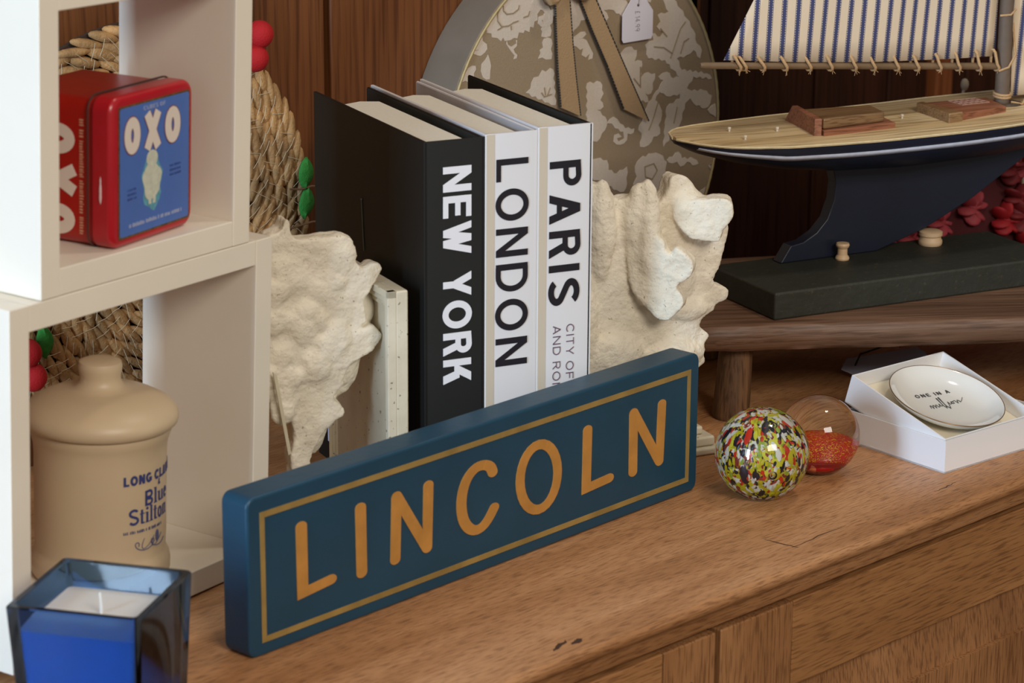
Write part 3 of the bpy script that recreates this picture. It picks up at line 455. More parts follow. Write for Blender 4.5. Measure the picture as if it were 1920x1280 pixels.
while ring < .170:
    n = int(2*PI*ring/.0105)
    for k in range(n):
        a = 2*PI*(k+rr_.uniform(-.2, .2))/n; s_ = rr_.choice((-1, 1))*.004/ring
        m.tube([(math.cos(a+s_*t)*(ring-.0058*t), -.0088-.0009*(1-t*t), math.sin(a+s_*t)*(ring-.0058*t)) for t in (-1, 0, 1)], .00024, 4)
    ring += .0122
tag(m.build('stitching', plain('nylon_stitch', (190, 174, 144), .5), wr), None, kind='stuff')
felt = plain('felt_red', (172, 8, 16), .8, bump=.3, bscale=700); leafm = plain('felt_green', (44, 128, 44), .75, bump=.5, bscale=300)
for x_, z_ in D['berries']:
    m = MB(); m.ball((x_-1.2388-.006, -.021, z_-.1745), .0112, 20, 14); m.build('berry', felt, wr, smooth=60)
for (x_, z_), an in zip(D['wleaf'], (85, 80, 95)):
    m = MB(); vs = []
    for i in range(9):
        t = i/8; hw = .0078*math.sin(PI*t)**.7; y_ = -.012-.002*math.sin(PI*t)
        for s in (-1, -.5, 0, .5, 1): vs.append((x_-1.2388+(t-.5)*.026*math.cos(rad(an))-s*hw*math.sin(rad(an)), y_-(.0012 if s == 0 else 0)+abs(s)*.001, z_-.1745+(t-.5)*.026*math.sin(rad(an))+s*hw*math.cos(rad(an))))
    fs_ = [(i*5+k, i*5+k+1, (i+1)*5+k+1, (i+1)*5+k) for i in range(8) for k in range(4)]
    m.add(vs, fs_); lo = m.build('leaf', leafm, wr, smooth=60); so = lo.modifiers.new('thick', 'SOLIDIFY'); so.thickness = .0012
tw_ = plain('twine_brown', (120, 88, 60), .8)
m = MB(); m.tube([(D['wleaf'][0][0]-1.2388+dx_, -.0135, (D['wleaf'][0][1]+D['wleaf'][1][1])/2-.1745+dz_) for dx_, dz_ in ((-.018, .002), (-.006, .0), (.006, .001), (.02, -.002))], .0009, 6)
m.tube([(D['wleaf'][1][0]-1.2388+dx_, -.0135, D['wleaf'][1][1]-.1745-.018+dz_) for dx_, dz_ in ((-.05, .001), (-.02, -.001), (.006, .001), (.03, -.002))], .0009, 6); m.build('twine', tw_, wr)

# ---------------------------------------------------------------- hat box with damask fabric
HY = 1.6357; HR = .18
hb = thing('hat_box', 'round taupe and white floral fabric hat box standing on edge behind the books', 'box', (D['hat'][0], HY, 0))
hc = HR
lin_ = plain('linen_taupe', (160, 140, 114), .85, var=.05, vscale=500, bump=.25, bscale=900, spec=.15); flo = plain('linen_white', (214, 200, 184), .8, var=.03, vscale=400, bump=.2, bscale=900, spec=.15)
m = MB(); m.lathe([(.02, 0), (HR-.002, 0), (HR-.0004, .0008), (HR-.0004, .006)], 96); m.v = [(a, c, hc+b) for a, b, c in m.v]
m.cur = 1
def clampc(q, r=HR-.0035):
    out = []
    for a, b in q:
        l = math.hypot(a, b); out.append((a*r/l, b*r/l) if l > r else (a, b))
    return out
def jag(q, amp=.0012, seed=0):
    r = random.Random(seed); out = []
    for i in range(len(q)):
        a, b = q[i], q[(i+1) % len(q)]; out.append(a); l = math.hypot(b[0]-a[0], b[1]-a[1])
        if l > .008:
            k = int(l/.004)
            for j in range(1, k): t = j/k; s = amp*(1 if j % 2 else -.6); out.append((a[0]+(b[0]-a[0])*t-(b[1]-a[1])/l*s, a[1]+(b[1]-a[1])*t+(b[0]-a[0])/l*s))
    return out
ff = lambda a, b, h: (a, -h, hc+b)
allf = [jag(q) for q in D['floral']]
# repeats of the motifs over the half of the fabric hidden behind other things
for sx_, sy_ in ((.015, .155), (-.10, .12), (.07, .20), (-.13, -.02), (-.10, -.14), (-.02, -.19), (.09, -.19)):
    for q in D['floral']:
        q2 = [(a+sx_, b+sy_) for a, b in q]; cb = sum(b for a, b in q2)/len(q2); ca = sum(a for a, b in q2)/len(q2)
        if all(math.hypot(a, b) < .174 for a, b in q2) and (cb > .118 or cb < -.07 and ca < .02 or cb < -.10): allf.append(jag(q2))
for i, q in enumerate(allf):
    q = clampc(q)
    m.prism(q, .0, .00025+.00001*i, ff)
m.cur = 0
for vpts in D['veins']:
    for q in stroke(vpts, .0011): m.prism(q, .0003, .0008, ff)
m.build('lid_face', [lin_, flo], hb, smooth=None)
m = MB(); m.lathe([(HR-.0006, .0005), (HR, .003), (HR, .0450), (.02, .0450)], 96, close=False); m.v = [(a, c, hc+b) for a, b, c in m.v]; m.build('side', plain('box_side_grey', (118, 106, 92), .6, var=.08, vscale=30), hb, smooth=40)
m = MB(); m.tube([(math.cos(2*PI*k/220)*(HR-.0012), -.0008, hc+math.sin(2*PI*k/220)*(HR-.0012)) for k in range(220)], [.0011+.0003*(k % 2) for k in range(220)], 8, True); m.build('cord', plain('gold_cord', (186, 166, 120), .5, .2), hb, smooth=60)
rib = plain('ribbon_brown', (178, 148, 112), .7, bump=.3, bscale=600, spec=.2); rs = plain('ribbon_stitch', (34, 34, 34), .7)
for nm in ('rib1', 'rib2'):
    q = D[nm]; n_ = 4; Lf = q[:4]; Rt = q[4:][::-1]
    m = MB(); vs = []
    Lf = [(Lf[0][0]*.5+D['rib1'][0][0]*.5, .155)]+Lf; Rt = [(Rt[0][0]*.5+D['rib1'][-1][0]*.5+.004, .155)]+Rt
    for i in range(len(Lf)): vs += [(Lf[i][0], -.003-.0006*i, hc+Lf[i][1]), (Rt[i][0], -.003-.0006*i, hc+Rt[i][1])]
    m.add(vs, [(2*i, 2*i+1, 2*i+3, 2*i+2) for i in range(len(Lf)-1)]); ro = m.build('ribbon', rib, hb, smooth=None); so = ro.modifiers.new('thick', 'SOLIDIFY'); so.thickness = .0007
    m = MB()
    for S_ in (Lf, Rt):
        for i in range(len(S_)-1):
            k_ = 14
            for j in range(k_):
                t = j/k_; t2 = (j+.75)/k_; f_ = lambda t: (S_[i][0]+(S_[i+1][0]-S_[i][0])*t, -.0034-.0006*(i+t), hc+S_[i][1]+(S_[i+1][1]-S_[i][1])*t)
                m.tube([f_(t), f_(t2)], .0009, 5)
    m.build('ribbon_stitching', rs, ro)
m = MB()
for s_ in (-1, 1):
    m.tube([(D['rib1'][0][0]+.01+s_*.03*math.sin(t*PI/10), -.008-.006*math.sin(t*PI/10), hc+.152+.014*math.sin(2*PI*t/10)) for t in range(11)], .0035, 8)
m.ball((D['rib1'][0][0]+.01, -.010, hc+.153), .009); m.build('bow', rib, hb)
# price tag hanging on the hat box
q = D['hattag']; tx = sum(a for a, b in q)/len(q)
pt = thing('price_tag', 'white swing price tag marked £14.99 hanging in front of the floral hat box', 'tag', (D['hat'][0]+tx, HY-.0048, HR+.06))
hw = (q[-1][0]-q[0][0])/2; zb = q[0][1]-.06; zt = q[3][1]-.06
m = MB(); m.prism([(-hw+.002, zb), (hw-.002, zb), (hw, zb+.003), (hw, zt-.013), (hw*.45, zt), (-hw*.45, zt), (-hw, zt-.013), (-hw, zb+.003)], 0, .0006, lambda a, b, h: (a, -h, b)); m.build('card', plain('tag_white', (226, 218, 226), .7), pt, bevel=.0002)
m = MB(); m.lathe([(.0014, 0), (.0014, .0003)], 12); m.v = [(a, -.0006-c, zt-.006+b) for a, b, c in m.v]; m.build('eyelet', plain('eyelet_dark', (70, 60, 60), .6), pt)
m = MB(); m.tube([(0, -.001, zt-.006), (.002, -.001, zt+.01), (.001, .002, zt+.05)], .0004, 5); m.build('string', plain('string_grey', (150, 140, 130), .8), pt)
tt, tw = text('£ 14.99', .07, .22); sc_ = (zt-zb-.020)/tw
lettering([[( -.0035+b*.0062, zt-.011-a*sc_) for a, b in q_] for q_ in tt], lambda a, b, h: (a, -.0006-h, b), .0001, 'handwriting', plain('ink_grey', (78, 74, 84), .6), pt)

# ---------------------------------------------------------------- books
BX = D['bookyaw']; BK = Vector((1.2559, 1.3482, 0)); bXv = Vector((math.cos(BX), math.sin(BX), 0)); bYv = Vector((-math.sin(BX), math.cos(BX), 0))
black = plain('cover_black', (27, 26, 24), .48, spec=.25); blk2 = plain('spine_black', (36, 36, 34), .5, spec=.3); whitec = plain('cover_white', (226, 223, 222), .32, spec=.5); creamb = plain('hinge_cream', (206, 192, 170), .5)
pages = plain('pages', (236, 230, 214), .8, var=.03, vscale=400, bump=.3, bscale=1500, spec=.1); inner_k = plain('endpaper_black', (36, 38, 34), .7); inner_w = plain('endpaper_grey', (196, 192, 192), .6)
def book(x0, x1, H_, label, lc, rc, spine, innerR, band=False, dy=0):
    o = thing('book', label, 'book', BK+bXv*x0+bYv*dy, BX); W_ = x1-x0; Dp = .212; t = .0028
    for nm, a, b, mt in (('back_cover', .0, t, lc), ('front_cover', W_-t, W_-.0008, rc)):
        m = MB(); m.box((a, .002, 0), (b, Dp, H_)); m.build(nm, mt, o, bevel=.0006)
    m = MB(); m.box((W_-t-.0006, .004, .002), (W_-t, Dp-.001, H_-.0008)); m.build('endpaper', innerR, o)
    # spine slightly rounded
    n = 8; pr = [(W_*k/n, .0022-.0007*math.sin(PI*k/n)**.5) for k in range(n+1)]; poly = pr+[(W_-.0004, .0034), (.0004, .0034)]
    m = MB(); m.prism(poly, 0, H_, lambda a, b, h: (a, b, h)); m.build('spine', spine, o, smooth=40)
    if band:
        m = MB(); m.box((.0010, .0012, .0005), (.0068, .003, H_-.0005)); m.build('hinge_band', creamb, o)
    m = MB(); prf = [(t+.0002, .0036), (W_-t-.0075, .0036), (W_-t-.0075, .17), (W_*.5, .176), (t+.0002, .168)]
    m.prism(prf, .004, H_-.0035, lambda a, b, h: (a, b, h)); m.build('page_block', pages, o)
    return o, W_
b1, _ = book(0, .0476, .2935, 'black hardback book with NEW YORK in white on its spine, left of the three', black, black, blk2, inner_k)
b2, _ = book(.0478, .0896, .2950, 'white hardback book with LONDON in black on its spine, between the other two', whitec, whitec, whitec, inner_w, True)
b3, _ = book(.0898, .1344, .2965, 'white hardback book with PARIS in black on its spine, right of the three', whitec, black, whitec, inner_k, True)
for w_ in (0,):
    pass
inkk = plain('ink_black', (24, 20, 28), .5); inkw = plain('ink_white', (232, 230, 232), .5)
def spine_text(o, s, w, xL, xR, ztop, zbot, mt, gap=.16, space=.42):
    # reads downwards: letter tops face right (+x)
    tt, tw = text(s, w, gap, space); L_ = ztop-zbot
    lettering([[(xL+b*(xR-xL), ztop-a*L_/tw) for a, b in q] for q in tt], lambda a, b, h: (a, .0014-h, b), .0003, 'lettering', mt, o)
spine_text(b1, 'NEW YORK', .21, .0144, .0366, .2742, .1132, inkw, .13)
spine_text(b2, 'LONDON', .165, .0085, .0340, .2760, .1215, inkk, .20)
spine_text(b3, 'PARIS', .185, .0093, .0344, .2705, .1622, inkk, .19)
spine_text(b3, 'CITY OF FASHION', .09, .0243, .0305, .1472, .0530, plain('ink_violet', (104, 78, 96), .5), .22, .4)
spine_text(b3, 'AND ROMANCE', .09, .0133, .0195, .1470, .0640, plain('ink_violet', (104, 78, 96), .5), .22, .4)
# bar code on the back cover and a thin grey line
m = MB(); m.box((-.0006, .167, .0165), (0, .190, .0375)); bc = m.build('barcode_sticker', plain('sticker_white', (214, 216, 236), .5), b1)
m = MB(); yy = .170; r_ = random.Random(3)
while yy < .186:
    w_ = r_.choice((.0005, .0009, .0014)); m.box((-.0009, yy, .021), (-.0006, yy+w_, .0345)); yy += w_+r_.choice((.0006, .0011))
m.build('bars', inkk, bc)
m = MB(); m.tube([(-.0004, .1165, .2275), (-.0004, .1145, .205), (-.0004, .1128, .1895)], .0005, 5); m.ball((-.0004, .1168, .228), .0011, 8, 6); m.build('thin_mark', plain('mark_grey', (66, 66, 52), .5), b1)

# ---------------------------------------------------------------- shell book ends
plaster = distressed('plaster', (244, 234, 214), (186, 170, 142), .29, 420, .66, .7, 260)
chipped = distressed('chipped_paint', (226, 216, 192), (112, 94, 72), .295, 230, .5, .35, 60)
tex = bpy.data.textures.new('plaster_lumps', 'CLOUDS'); tex.noise_scale = .022; tex.noise_depth = 2
tex2 = bpy.data.textures.new('plaster_fine', 'CLOUDS'); tex2.noise_scale = .007; tex2.noise_depth = 2
def smooth_poly(q, it=1):
    for _ in range(it):
        q = [p for i in range(len(q)) for p in ((q[i][0]*.75+q[(i+1) % len(q)][0]*.25, q[i][1]*.75+q[(i+1) % len(q)][1]*.25), (q[i][0]*.25+q[(i+1) % len(q)][0]*.75, q[i][1]*.25+q[(i+1) % len(q)][1]*.75))]
    return q
def sculpt(m, name, parent, vox=.0017, sm=3, disp=.0045):
    o = m.build(name, plaster, parent, smooth=None)
    r = o.modifiers.new('remesh', 'REMESH'); r.mode = 'VOXEL'; r.voxel_size = vox; r.use_smooth_shade = True
    s = o.modifiers.new('soften', 'SMOOTH'); s.iterations = sm; s.factor = .5
    d = o.modifiers.new('lumps', 'DISPLACE'); d.texture = tex; d.strength = disp; d.mid_level = .5; d.texture_coords = 'LOCAL'
    d = o.modifiers.new('fine', 'DISPLACE'); d.texture = tex2; d.strength = disp*.35; d.mid_level = .5; d.texture_coords = 'LOCAL'
    return o
def plaque(o, sgn):
    # board stands against the books; sgn=-1 faces left
    t = .010
    xa, xb = (0, t) if sgn < 0 else (-t, 0)
    v0, v1 = (.003, .119) if sgn < 0 else (.080, .205)
    m = MB(); m.box((xa, v0, .0), (xb, v1, .187)); m.build('plaque', chipped, o, bevel=.0015)
    for w0, w1, h_ in ((0, .0052, .0062), (.0048, .0102, .0040), (.0098, .0150, .0018)):
        m = MB()
        for a, b, c, d in ((v0+w0, w0, v1-w0, w1), (v0+w0, .187-w1, v1-w0, .187-w0), (v0+w0, w0, v0+w1, .187-w0), (v1-w1*.2, w0, v1-w0*.2, .187-w0)):
            x0, x1 = (-h_, .0005) if sgn < 0 else (-.0005, h_)
            m.box((x0, a, b), (x1, c, d))
        m.build('moulding', chipped, o, bevel=.0012)
lb = Vector(D['lb'])
L1 = thing('shell_bookend', 'cream plaster shell bookend with chipped wooden backboard at the left of the black book', 'bookend', lb, BX)
plaque(L1, -1)
m = MB(); m.box((-.082, -.004, 0), (-.0045, .124, .011)); m.box((-.077, .002, .011), (-.0045, .118, .016)); m.build('foot', chipped, L1, bevel=.003)
m = MB(); q = [(max(a, -.088), b) for a, b in smooth_poly(D['shellL'], 1)]
zmin = min(b for a, b in q)
m.prism(q, .027, .044, lambda a, b, h: (a, h, b))
# lumps that give the cast its relief, the web that joins it to the board and the stem that reaches the foot
r_ = random.Random(11)
for k in range(40):
    a = r_.uniform(-.088, -.03); b = r_.uniform(.10, .21)
    if a > -.045 and b < .14: continue
    s0 = r_.uniform(.5, 1.0); m.ball((a, .0285+r_.uniform(-.002, .002), b), (.013*s0, .0055*s0, .014*s0), 10, 8)
m.ball((-.020, .055, .165), (.024, .024, .02), 14, 10); m.ball((-.03, .048, .13), (.02, .016, .03), 14, 10); m.ball((-.050, .042, .09), (.012, .012, .030), 14, 10)
m.tube([(-.064, .036, .06), (-.064, .038, .034), (-.062, .042, .014)], [.009, .011, .015], 12)
sculpt(m, 'shell', L1)
q = D['lbtagL']
m = MB(); m.prism(q, .0172, .0186, lambda a, b, h: (a, h, b)); 
tg = m.build('price_tag', plain('tag_buff', (206, 194, 166), .8, var=.05), None, bevel=.0003); tg.location = lb; tg.rotation_euler = (0, 0, BX)
tag(tg, 'narrow buff card tag hanging edge-on beside the lower stem of the left plaster shell', 'tag')
rb = Vector(D['rb'])
R1 = thing('shell_bookend', 'white plaster shell bookend with a spiky rim at the right of the white PARIS book', 'bookend', rb, BX)
plaque(R1, 1)
m = MB(); m.box((.0045, .0735, 0), (.1475, .200, .0062)); m.box((.0045, .0775, .0062), (.1435, .196, .0145)); m.box((.0045, .084, .0145), (.136, .19, .0215)); m.build('foot', chipped, R1, bevel=.0022)
m = MB(); q = smooth_poly(D['shellR'], 1)
m.prism([(max(a, .0005), b) for a, b in q], .055, .072, lambda a, b, h: (a, h, b))
def onplane_prism(m, q, o, yaw, h0, h1):
    # polygon on a vertical plane given in world terms, brought into the thing's frame
    X = Vector((math.cos(yaw), math.sin(yaw), 0)); Y = Vector((-math.sin(yaw), math.cos(yaw), 0)); o = Vector((o[0], o[1], 0))
    Rz = Matrix.Rotation(-BX, 3, 'Z')
    m.prism(q, h0, h1, lambda a, b, h: tuple(Rz@(o+X*a+Y*h+Vector((0, 0, b))-rb)))
onplane_prism(m, smooth_poly(D['flap'], 1), D['flapO'], D['flapYaw'], -.001, .012)
onplane_prism(m, smooth_poly(D['knob'], 1), D['knobO'], D['knobYaw'], -.004, .014)
# webs behind the flap and the horn so they grow out of the plate
zf = [b for a, b in D['flap']]; zm = (max(zf)+min(zf))/2
m.ball((.062, .052, zm+.012), (.012, .014, .050), 14, 12); m.ball((.056, .054, zm+.03), (.014, .010, .030), 14, 12)
m.ball((.100, .056, .212), (.016, .012, .014), 12, 10); m.ball((.025, .056, .20), (.012, .009, .040), 12, 10); m.ball((.010, .056, .12), (.014, .008, .05), 12, 10); m.ball((.035, .056, .10), (.03, .009, .02), 12, 10)
m.ball((.09, .057, .155), (.02, .009, .02), 12, 10); m.ball((.10, .057, .130), (.02, .010, .009), 12, 10); m.ball((.09, .057, .095), (.03, .010, .012), 12, 10)
m.tube([(.060, .068, .11), (.062, .095, .07), (.062, .115, .014)], [.02, .026, .032], 16)
sculpt(m, 'shell', R1, .0017, 3, .004)

# ---------------------------------------------------------------- painted name board
s_ = D['sign']
sg = thing('name_board', 'long dark teal wooden board lettered LINCOLN in gold, standing before the books', 'sign', (s_[0], s_[1], 0), s_[3])
teal = plain('teal_paint', (24, 66, 88), .42, var=.10, vscale=14, bump=.12, bscale=120, spec=.45)
SLn, ST, SH = .4635, .0250, .1105
m = MB(); m.prism(roundrect(0, 0, SLn, SH, .007, 5), 0, ST, lambda a, b, h: (a, h, b)); m.build('board', teal, sg, bevel=.0022, bseg=3)
gold = plain('gold_paint', (188, 132, 62), .5, var=.12, vscale=50, bump=.1, bscale=300); gold2 = plain('gold_line', (150, 122, 66), .5, var=.22, vscale=40)
fr = D['signframe']; x0 = (fr[0][0]+fr[3][0])/2; x1 = (fr[1][0]+fr[2][0])/2; z0 = .0102; z1 = .0983
q = [(x0, z0), (x1, z0), (x1, z1), (x0, z1)]; c_ = .0022
pl = stroke([(x0+.0016, z0+c_/2), (x1-.0016, z0+c_/2), (x1-.0016, z1-c_/2), (x0+.0016, z1-c_/2)], .0041, closed=True)
lettering(pl, lambda a, b, h: (a, -.0001-h, b), .0003, 'border_line', gold2, sg)
polys = []
for pts in D['lincoln']:
    if len(pts) > 5:      # the C, rounded off
        for _ in range(2): pts = [pts[0]]+[q for a, b in zip(pts, pts[1:]) for q in ((a[0]*.75+b[0]*.25, a[1]*.75+b[1]*.25), (a[0]*.25+b[0]*.75, a[1]*.25+b[1]*.75))]+[pts[-1]]
        polys += stroke(pts, .0070, 1.42, round_=True)
    elif len(pts) == 4:   # the Ns: three brush strokes
        for a, b in zip(pts, pts[1:]): polys += stroke([a, b], .0068, 1.42, round_=True)
    else: polys += stroke(pts, .0070, 1.42, round_=True)
polys += stroke(D['lincolnO'][0], .0070, 1.30, closed=True)
lettering(polys, lambda a, b, h: (a, -.0001-h, b), .0005, 'lettering', gold, sg)

# ---------------------------------------------------------------- candle in blue glass
ca, cb, cc = [Vector(p) for p in D['candle']]
cdl = thing('candle', 'white wax candle in a tapering square dark blue glass at the front left corner', 'candle', ((cb.x+cc.x)/2, (cb.y+cc.y)/2, 0), rad(30.6))
cs = .0435; cbs = .0385
def sq(h, z, r=.003): return [(a, b, z) for a, b in roundrect(-h, -h, h, h, r, 4)]
def loft(m, rings, cap0=True, cap1=True):
    n = len(rings[0]); vs = [p for r in rings for p in r]; fs = []
    for i in range(len(rings)-1):
        for k in range(n): k2 = (k+1) % n; fs.append((i*n+k, i*n+k2, (i+1)*n+k2, (i+1)*n+k))
    if cap0: fs.append(tuple(range(n))[::-1])
    if cap1: fs.append(tuple(range((len(rings)-1)*n, len(rings)*n)))
    m.add(vs, fs); return m
m = MB(); H_ = .0900
loft(m, [sq(cbs, 0), sq(cs-.0006, H_-.001), sq(cs-.0014, H_), sq(cs-.0048, H_), sq(cs-.0055, H_-.001), sq(cbs-.0045, .008)]); m.build('glass', glassm('glass_blue', (100, 146, 212), 1.22, .05), cdl, smooth=40)
m = MB(); f_ = lambda z: (cbs-.0045)+(cs-.0055-cbs+.0045)*(z-.008)/(H_-.009)
loft(m, [sq(f_(.0085)-.0004, .0085), sq(f_(.0735)-.0004, .0735)]); m.build('wax', plain('wax', (236, 230, 220), .45, spec=.4), cdl, smooth=40)
m = MB(); m.tube([(0, 0, .073), (.0006, 0, .080), (.0016, .001, .0865)], [.0011, .0010, .0007], 8); m.build('wick', plain('wick', (232, 228, 216), .8), cdl)

# ---------------------------------------------------------------- rustic stool
stw = wood('stool_wood', (70, 48, 34), (106, 76, 56), (142, 108, 84), 0, 14, .5, .6, .4); stl_ = wood('stool_leg_wood', (66, 46, 34), (122, 88, 58), (176, 134, 92), 2, 22, .6, .6, .3)
stool = thing('stool', 'low dark rustic wooden stool with round legs under the model yacht', 'stool', (1.6005, 1.3770, .0004), rad(-37.6))
o_ = [(-.022, .012), (-.012, .002), (.02, -.001), (.08, .002), (.16, -.001), (.25, .001), (.36, .0), (.44, .006), (.465, .03), (.47, .10), (.46, .18), (.43, .222), (.36, .235), (.22, .232), (.08, .234), (.0, .22), (-.025, .18), (-.034, .10)]
o_ = smooth_poly(o_, 2)
m = MB(); n = len(o_)
ringz = []
for z, ins in ((.0620, .008), (.0632, .003), (.068, .0002), (.074, -.001), (.081, .0003), (.0842, .0022), (.085, .006)):
    cx, cy = .22, .115; ringz.append([(cx+(a-cx)*(1-ins/.12)+.0008*math.sin(i*.9+z*300), cy+(b-cy)*(1-ins/.115)+.0010*math.sin(i*1.7+z*500), z) for i, (a, b) in enumerate(o_)])
loft(m, ringz); m.build('seat', stw, stool, smooth=50)
def leg(x_, y_, sx_, sy_):
    m = MB(); m.tube([(x_+sx_*(1-t), y_+sy_*(1-t), z) for z, t in ((0, 0), (.002, 0), (.02, .35), (.045, .7), (.066, 1))], [.0145, .0156, .0152, .0144, .0138], 24); return m.build('leg', stl_, stool, smooth=50)
leg(.030, .030, -.005, -.006); leg(.425, .034, .004, -.004); leg(.04, .20, -.004, .004); leg(.42, .20, .004, .004)

# ---------------------------------------------------------------- model yacht on its block
blkw = distressed('block_black', (46, 47, 38), (66, 60, 46), .33, 210, .62, .5, 90)
yz = thing('model_yacht', 'model sailing yacht with navy hull and blue striped cloth sails on a black wooden block', 'model boat', (1.6545, 1.3530, .085), rad(-18.0))
m = MB(); m.box((0, 0, .0002), (.292, .104, .024)); m.build('base_block', blkw, yz, bevel=.0022, bseg=3)
def world_to(o, p): return Matrix.Rotation(-o.rotation_euler.z, 3, 'Z')@(Vector(p)-o.location)
tan = plain('peg_wood', (216, 182, 142), .5, var=.06, vscale=60)
for (p, prof_) in ((D['pegs'][0], [(.0058, 0), (.0062, .0015), (.0056, .0030), (.0044, .0045), (.0042, .0100), (.0056, .0118), (.0060, .0132), (.0054, .0148), (.0030, .0152)]), (D['pegs'][1], [(.0096, 0), (.0105, .0015), (.0105, .0045), (.0092, .0065), (.0092, .0078), (.0104, .0090), (.0104, .0122), (.0085, .0132), (.003, .0134)])):
    w_ = world_to(yz, p); m = MB(); m.lathe(prof_, 32, (w_.x, w_.y, .0238)); m.build('peg', tan, yz, smooth=35)
BO = Vector(D['boat']); BYW = D['boatYaw']
def bw(u, v, z):  # boat frame to the thing's frame
    p = Vector((BO.x+u*math.cos(BYW)-v*math.sin(BYW), BO.y+u*math.sin(BYW)+v*math.cos(BYW), z)); return tuple(world_to(yz, p))
def interp(tab, s):
    for (a, x_), (b, y_) in zip(tab, tab[1:]):
        if s <= b: t = (s-a)/(b-a); t = max(0, t); return x_+(y_-x_)*t
    return tab[-1][1]
WT = [(-.109, .003), (-.104, .019), (-.094, .033), (-.08, .0435), (-.06, .051), (-.03, .0578), (.02, .0635), (.07, .0665), (.13, .0680), (.19, .0675), (.24, .064), (.29, .056), (.34, .042), (.38, .026), (.41, .010), (.42, .001)]
ZS = [(-.109, .2262), (-.08, .2248), (-.03, .2233), (.05, .2225), (.15, .2228), (.24, .2245), (.33, .228), (.42, .234)]
ZB = [(-.109, .2230), (-.09, .214), (-.06, .2050), (-.02, .1965), (.03, .1900), (.10, .1865), (.2, .188), (.3, .197), (.38, .212), (.42, .228)]
m = MB(); st = [-.109+.529*k/56 for k in range(57)]; rings = []
for s in st:
    w_, zs, zb = interp(WT, s), interp(ZS, s), interp(ZB, s); ring_ = []
    for k in range(25):
        a = PI*k/24; c = math.cos(a); sn = math.sin(a)
        ring_.append(bw(s, -math.copysign(w_*abs(c)**.72, c), zs-(zs-zb)*sn**1.15))
    rings.append(ring_)
vs = [p for r in rings for p in r]; n = 25; fs = [(i*n+k, i*n+k+1, (i+1)*n+k+1, (i+1)*n+k) for i in range(len(rings)-1) for k in range(n-1)]
fs += [(i*n+n-1, i*n, (i+1)*n, (i+1)*n+n-1) for i in range(len(rings)-1)]; fs += [tuple(range(n)), tuple(range((len(rings)-1)*n, len(rings)*n))[::-1]]
m.add(vs, fs); nav = plain('hull_navy', (24, 30, 46), .42, var=.12, vscale=25, bump=.06, bscale=200); hull = m.build('hull', nav, yz, smooth=50, fix=True)
# white line along the topsides, set just proud of the hull
m = MB()
for side in (-1, 1):
    row = []
    for s in st[1:-3]:
        w_, zs, zb = interp(WT, s), interp(ZS, s), interp(ZB, s); d1 = min(.0085, .0022+(s+.109)*.08); d2 = d1+min(.0040, .0018+(s+.109)*.03)
        def hy(dz): sn = min(.99, (dz/(zs-zb)))**(1/1.15); return w_*abs(math.cos(math.asin(sn)))**.72
        row.append((bw(s, side*(hy(d1)+.0004), zs-d1), bw(s, side*(hy(d2)+.0004), zs-d2)))
    vs = [p for r in row for p in r]; fs = [(2*i, 2*i+1, 2*i+3, 2*i+2) for i in range(len(row)-1)]; m.add(vs, fs)
so_ = m.build('hull_stripe', plain('stripe_white', (196, 200, 214), .5, var=.1, vscale=150), yz, smooth=60); sm_ = so_.modifiers.new('thick', 'SOLIDIFY'); sm_.thickness = .0008; sm_.offset = 0
# keel
kp = [(a, max(b, .1092)) for a, b in D['keel']]; kp = [(.046, .194)]+kp[1:-1]+[(.262, .186), (.31, .204), (.20, .200)]
m = MB(); m.prism(kp, -.0065, .0065, lambda a, b, h: bw(a, h, b)); m.build('keel', nav, yz, bevel=.0012, fix=True, smooth=20)
# deck
m = MB(); vs = []; n = 13; S2 = st
for s in S2:
    w_ = interp(WT, s)*1.012; zs = interp(ZS, s)
    for k in range(n): t = -1+2*k/(n-1); vs.append(bw(s, w_*t, zs+.0008+.0020*(1-t*t)))
k0 = len(vs)
for s in S2:
    w_ = interp(WT, s)*1.012; zs = interp(ZS, s)
    for k in range(n): t = -1+2*k/(n-1); vs.append(bw(s, w_*t, zs-.0006))
fs = [(i*n+k, i*n+k+1, (i+1)*n+k+1, (i+1)*n+k) for i in range(len(S2)-1) for k in range(n-1)]; fs += [tuple(k0+q for q in f[::-1]) for f in fs]
for i in range(len(S2)-1):
    fs += [(i*n, (i+1)*n, k0+(i+1)*n, k0+i*n), (i*n+n-1, k0+i*n+n-1, k0+(i+1)*n+n-1, (i+1)*n+n-1)]
fs += [tuple(range(n))+tuple(k0+k for k in range(n-1, -1, -1))]
m.add(vs, fs); deckm = wood('deck_wood', (190, 160, 112), (218, 192, 146), (230, 208, 166), 0, 12, .5, .25, .4); m.build('deck', deckm, yz, smooth=40, fix=True)
m = MB()
for side in (-1, 1): m.tube([bw(s, side*interp(WT, s)*1.004, interp(ZS, s)+.0006) for s in S2], .0009, 6)
m.build('toe_rail', plain('rail_cream', (222, 204, 160), .5, var=.1, vscale=200), yz)
terra = wood('cabin_wood', (132, 82, 58), (156, 100, 72), (170, 114, 84), 0, 22, .5, .3); dk = wood('hatch_wood', (112, 84, 56), (146, 112, 76), (168, 134, 94), 0, 30, .3, .3, .6)
def dz(u, v=0): w_ = interp(WT, u); return interp(ZS, u)+.0006+.0020*max(0, 1-(v/w_)**2)
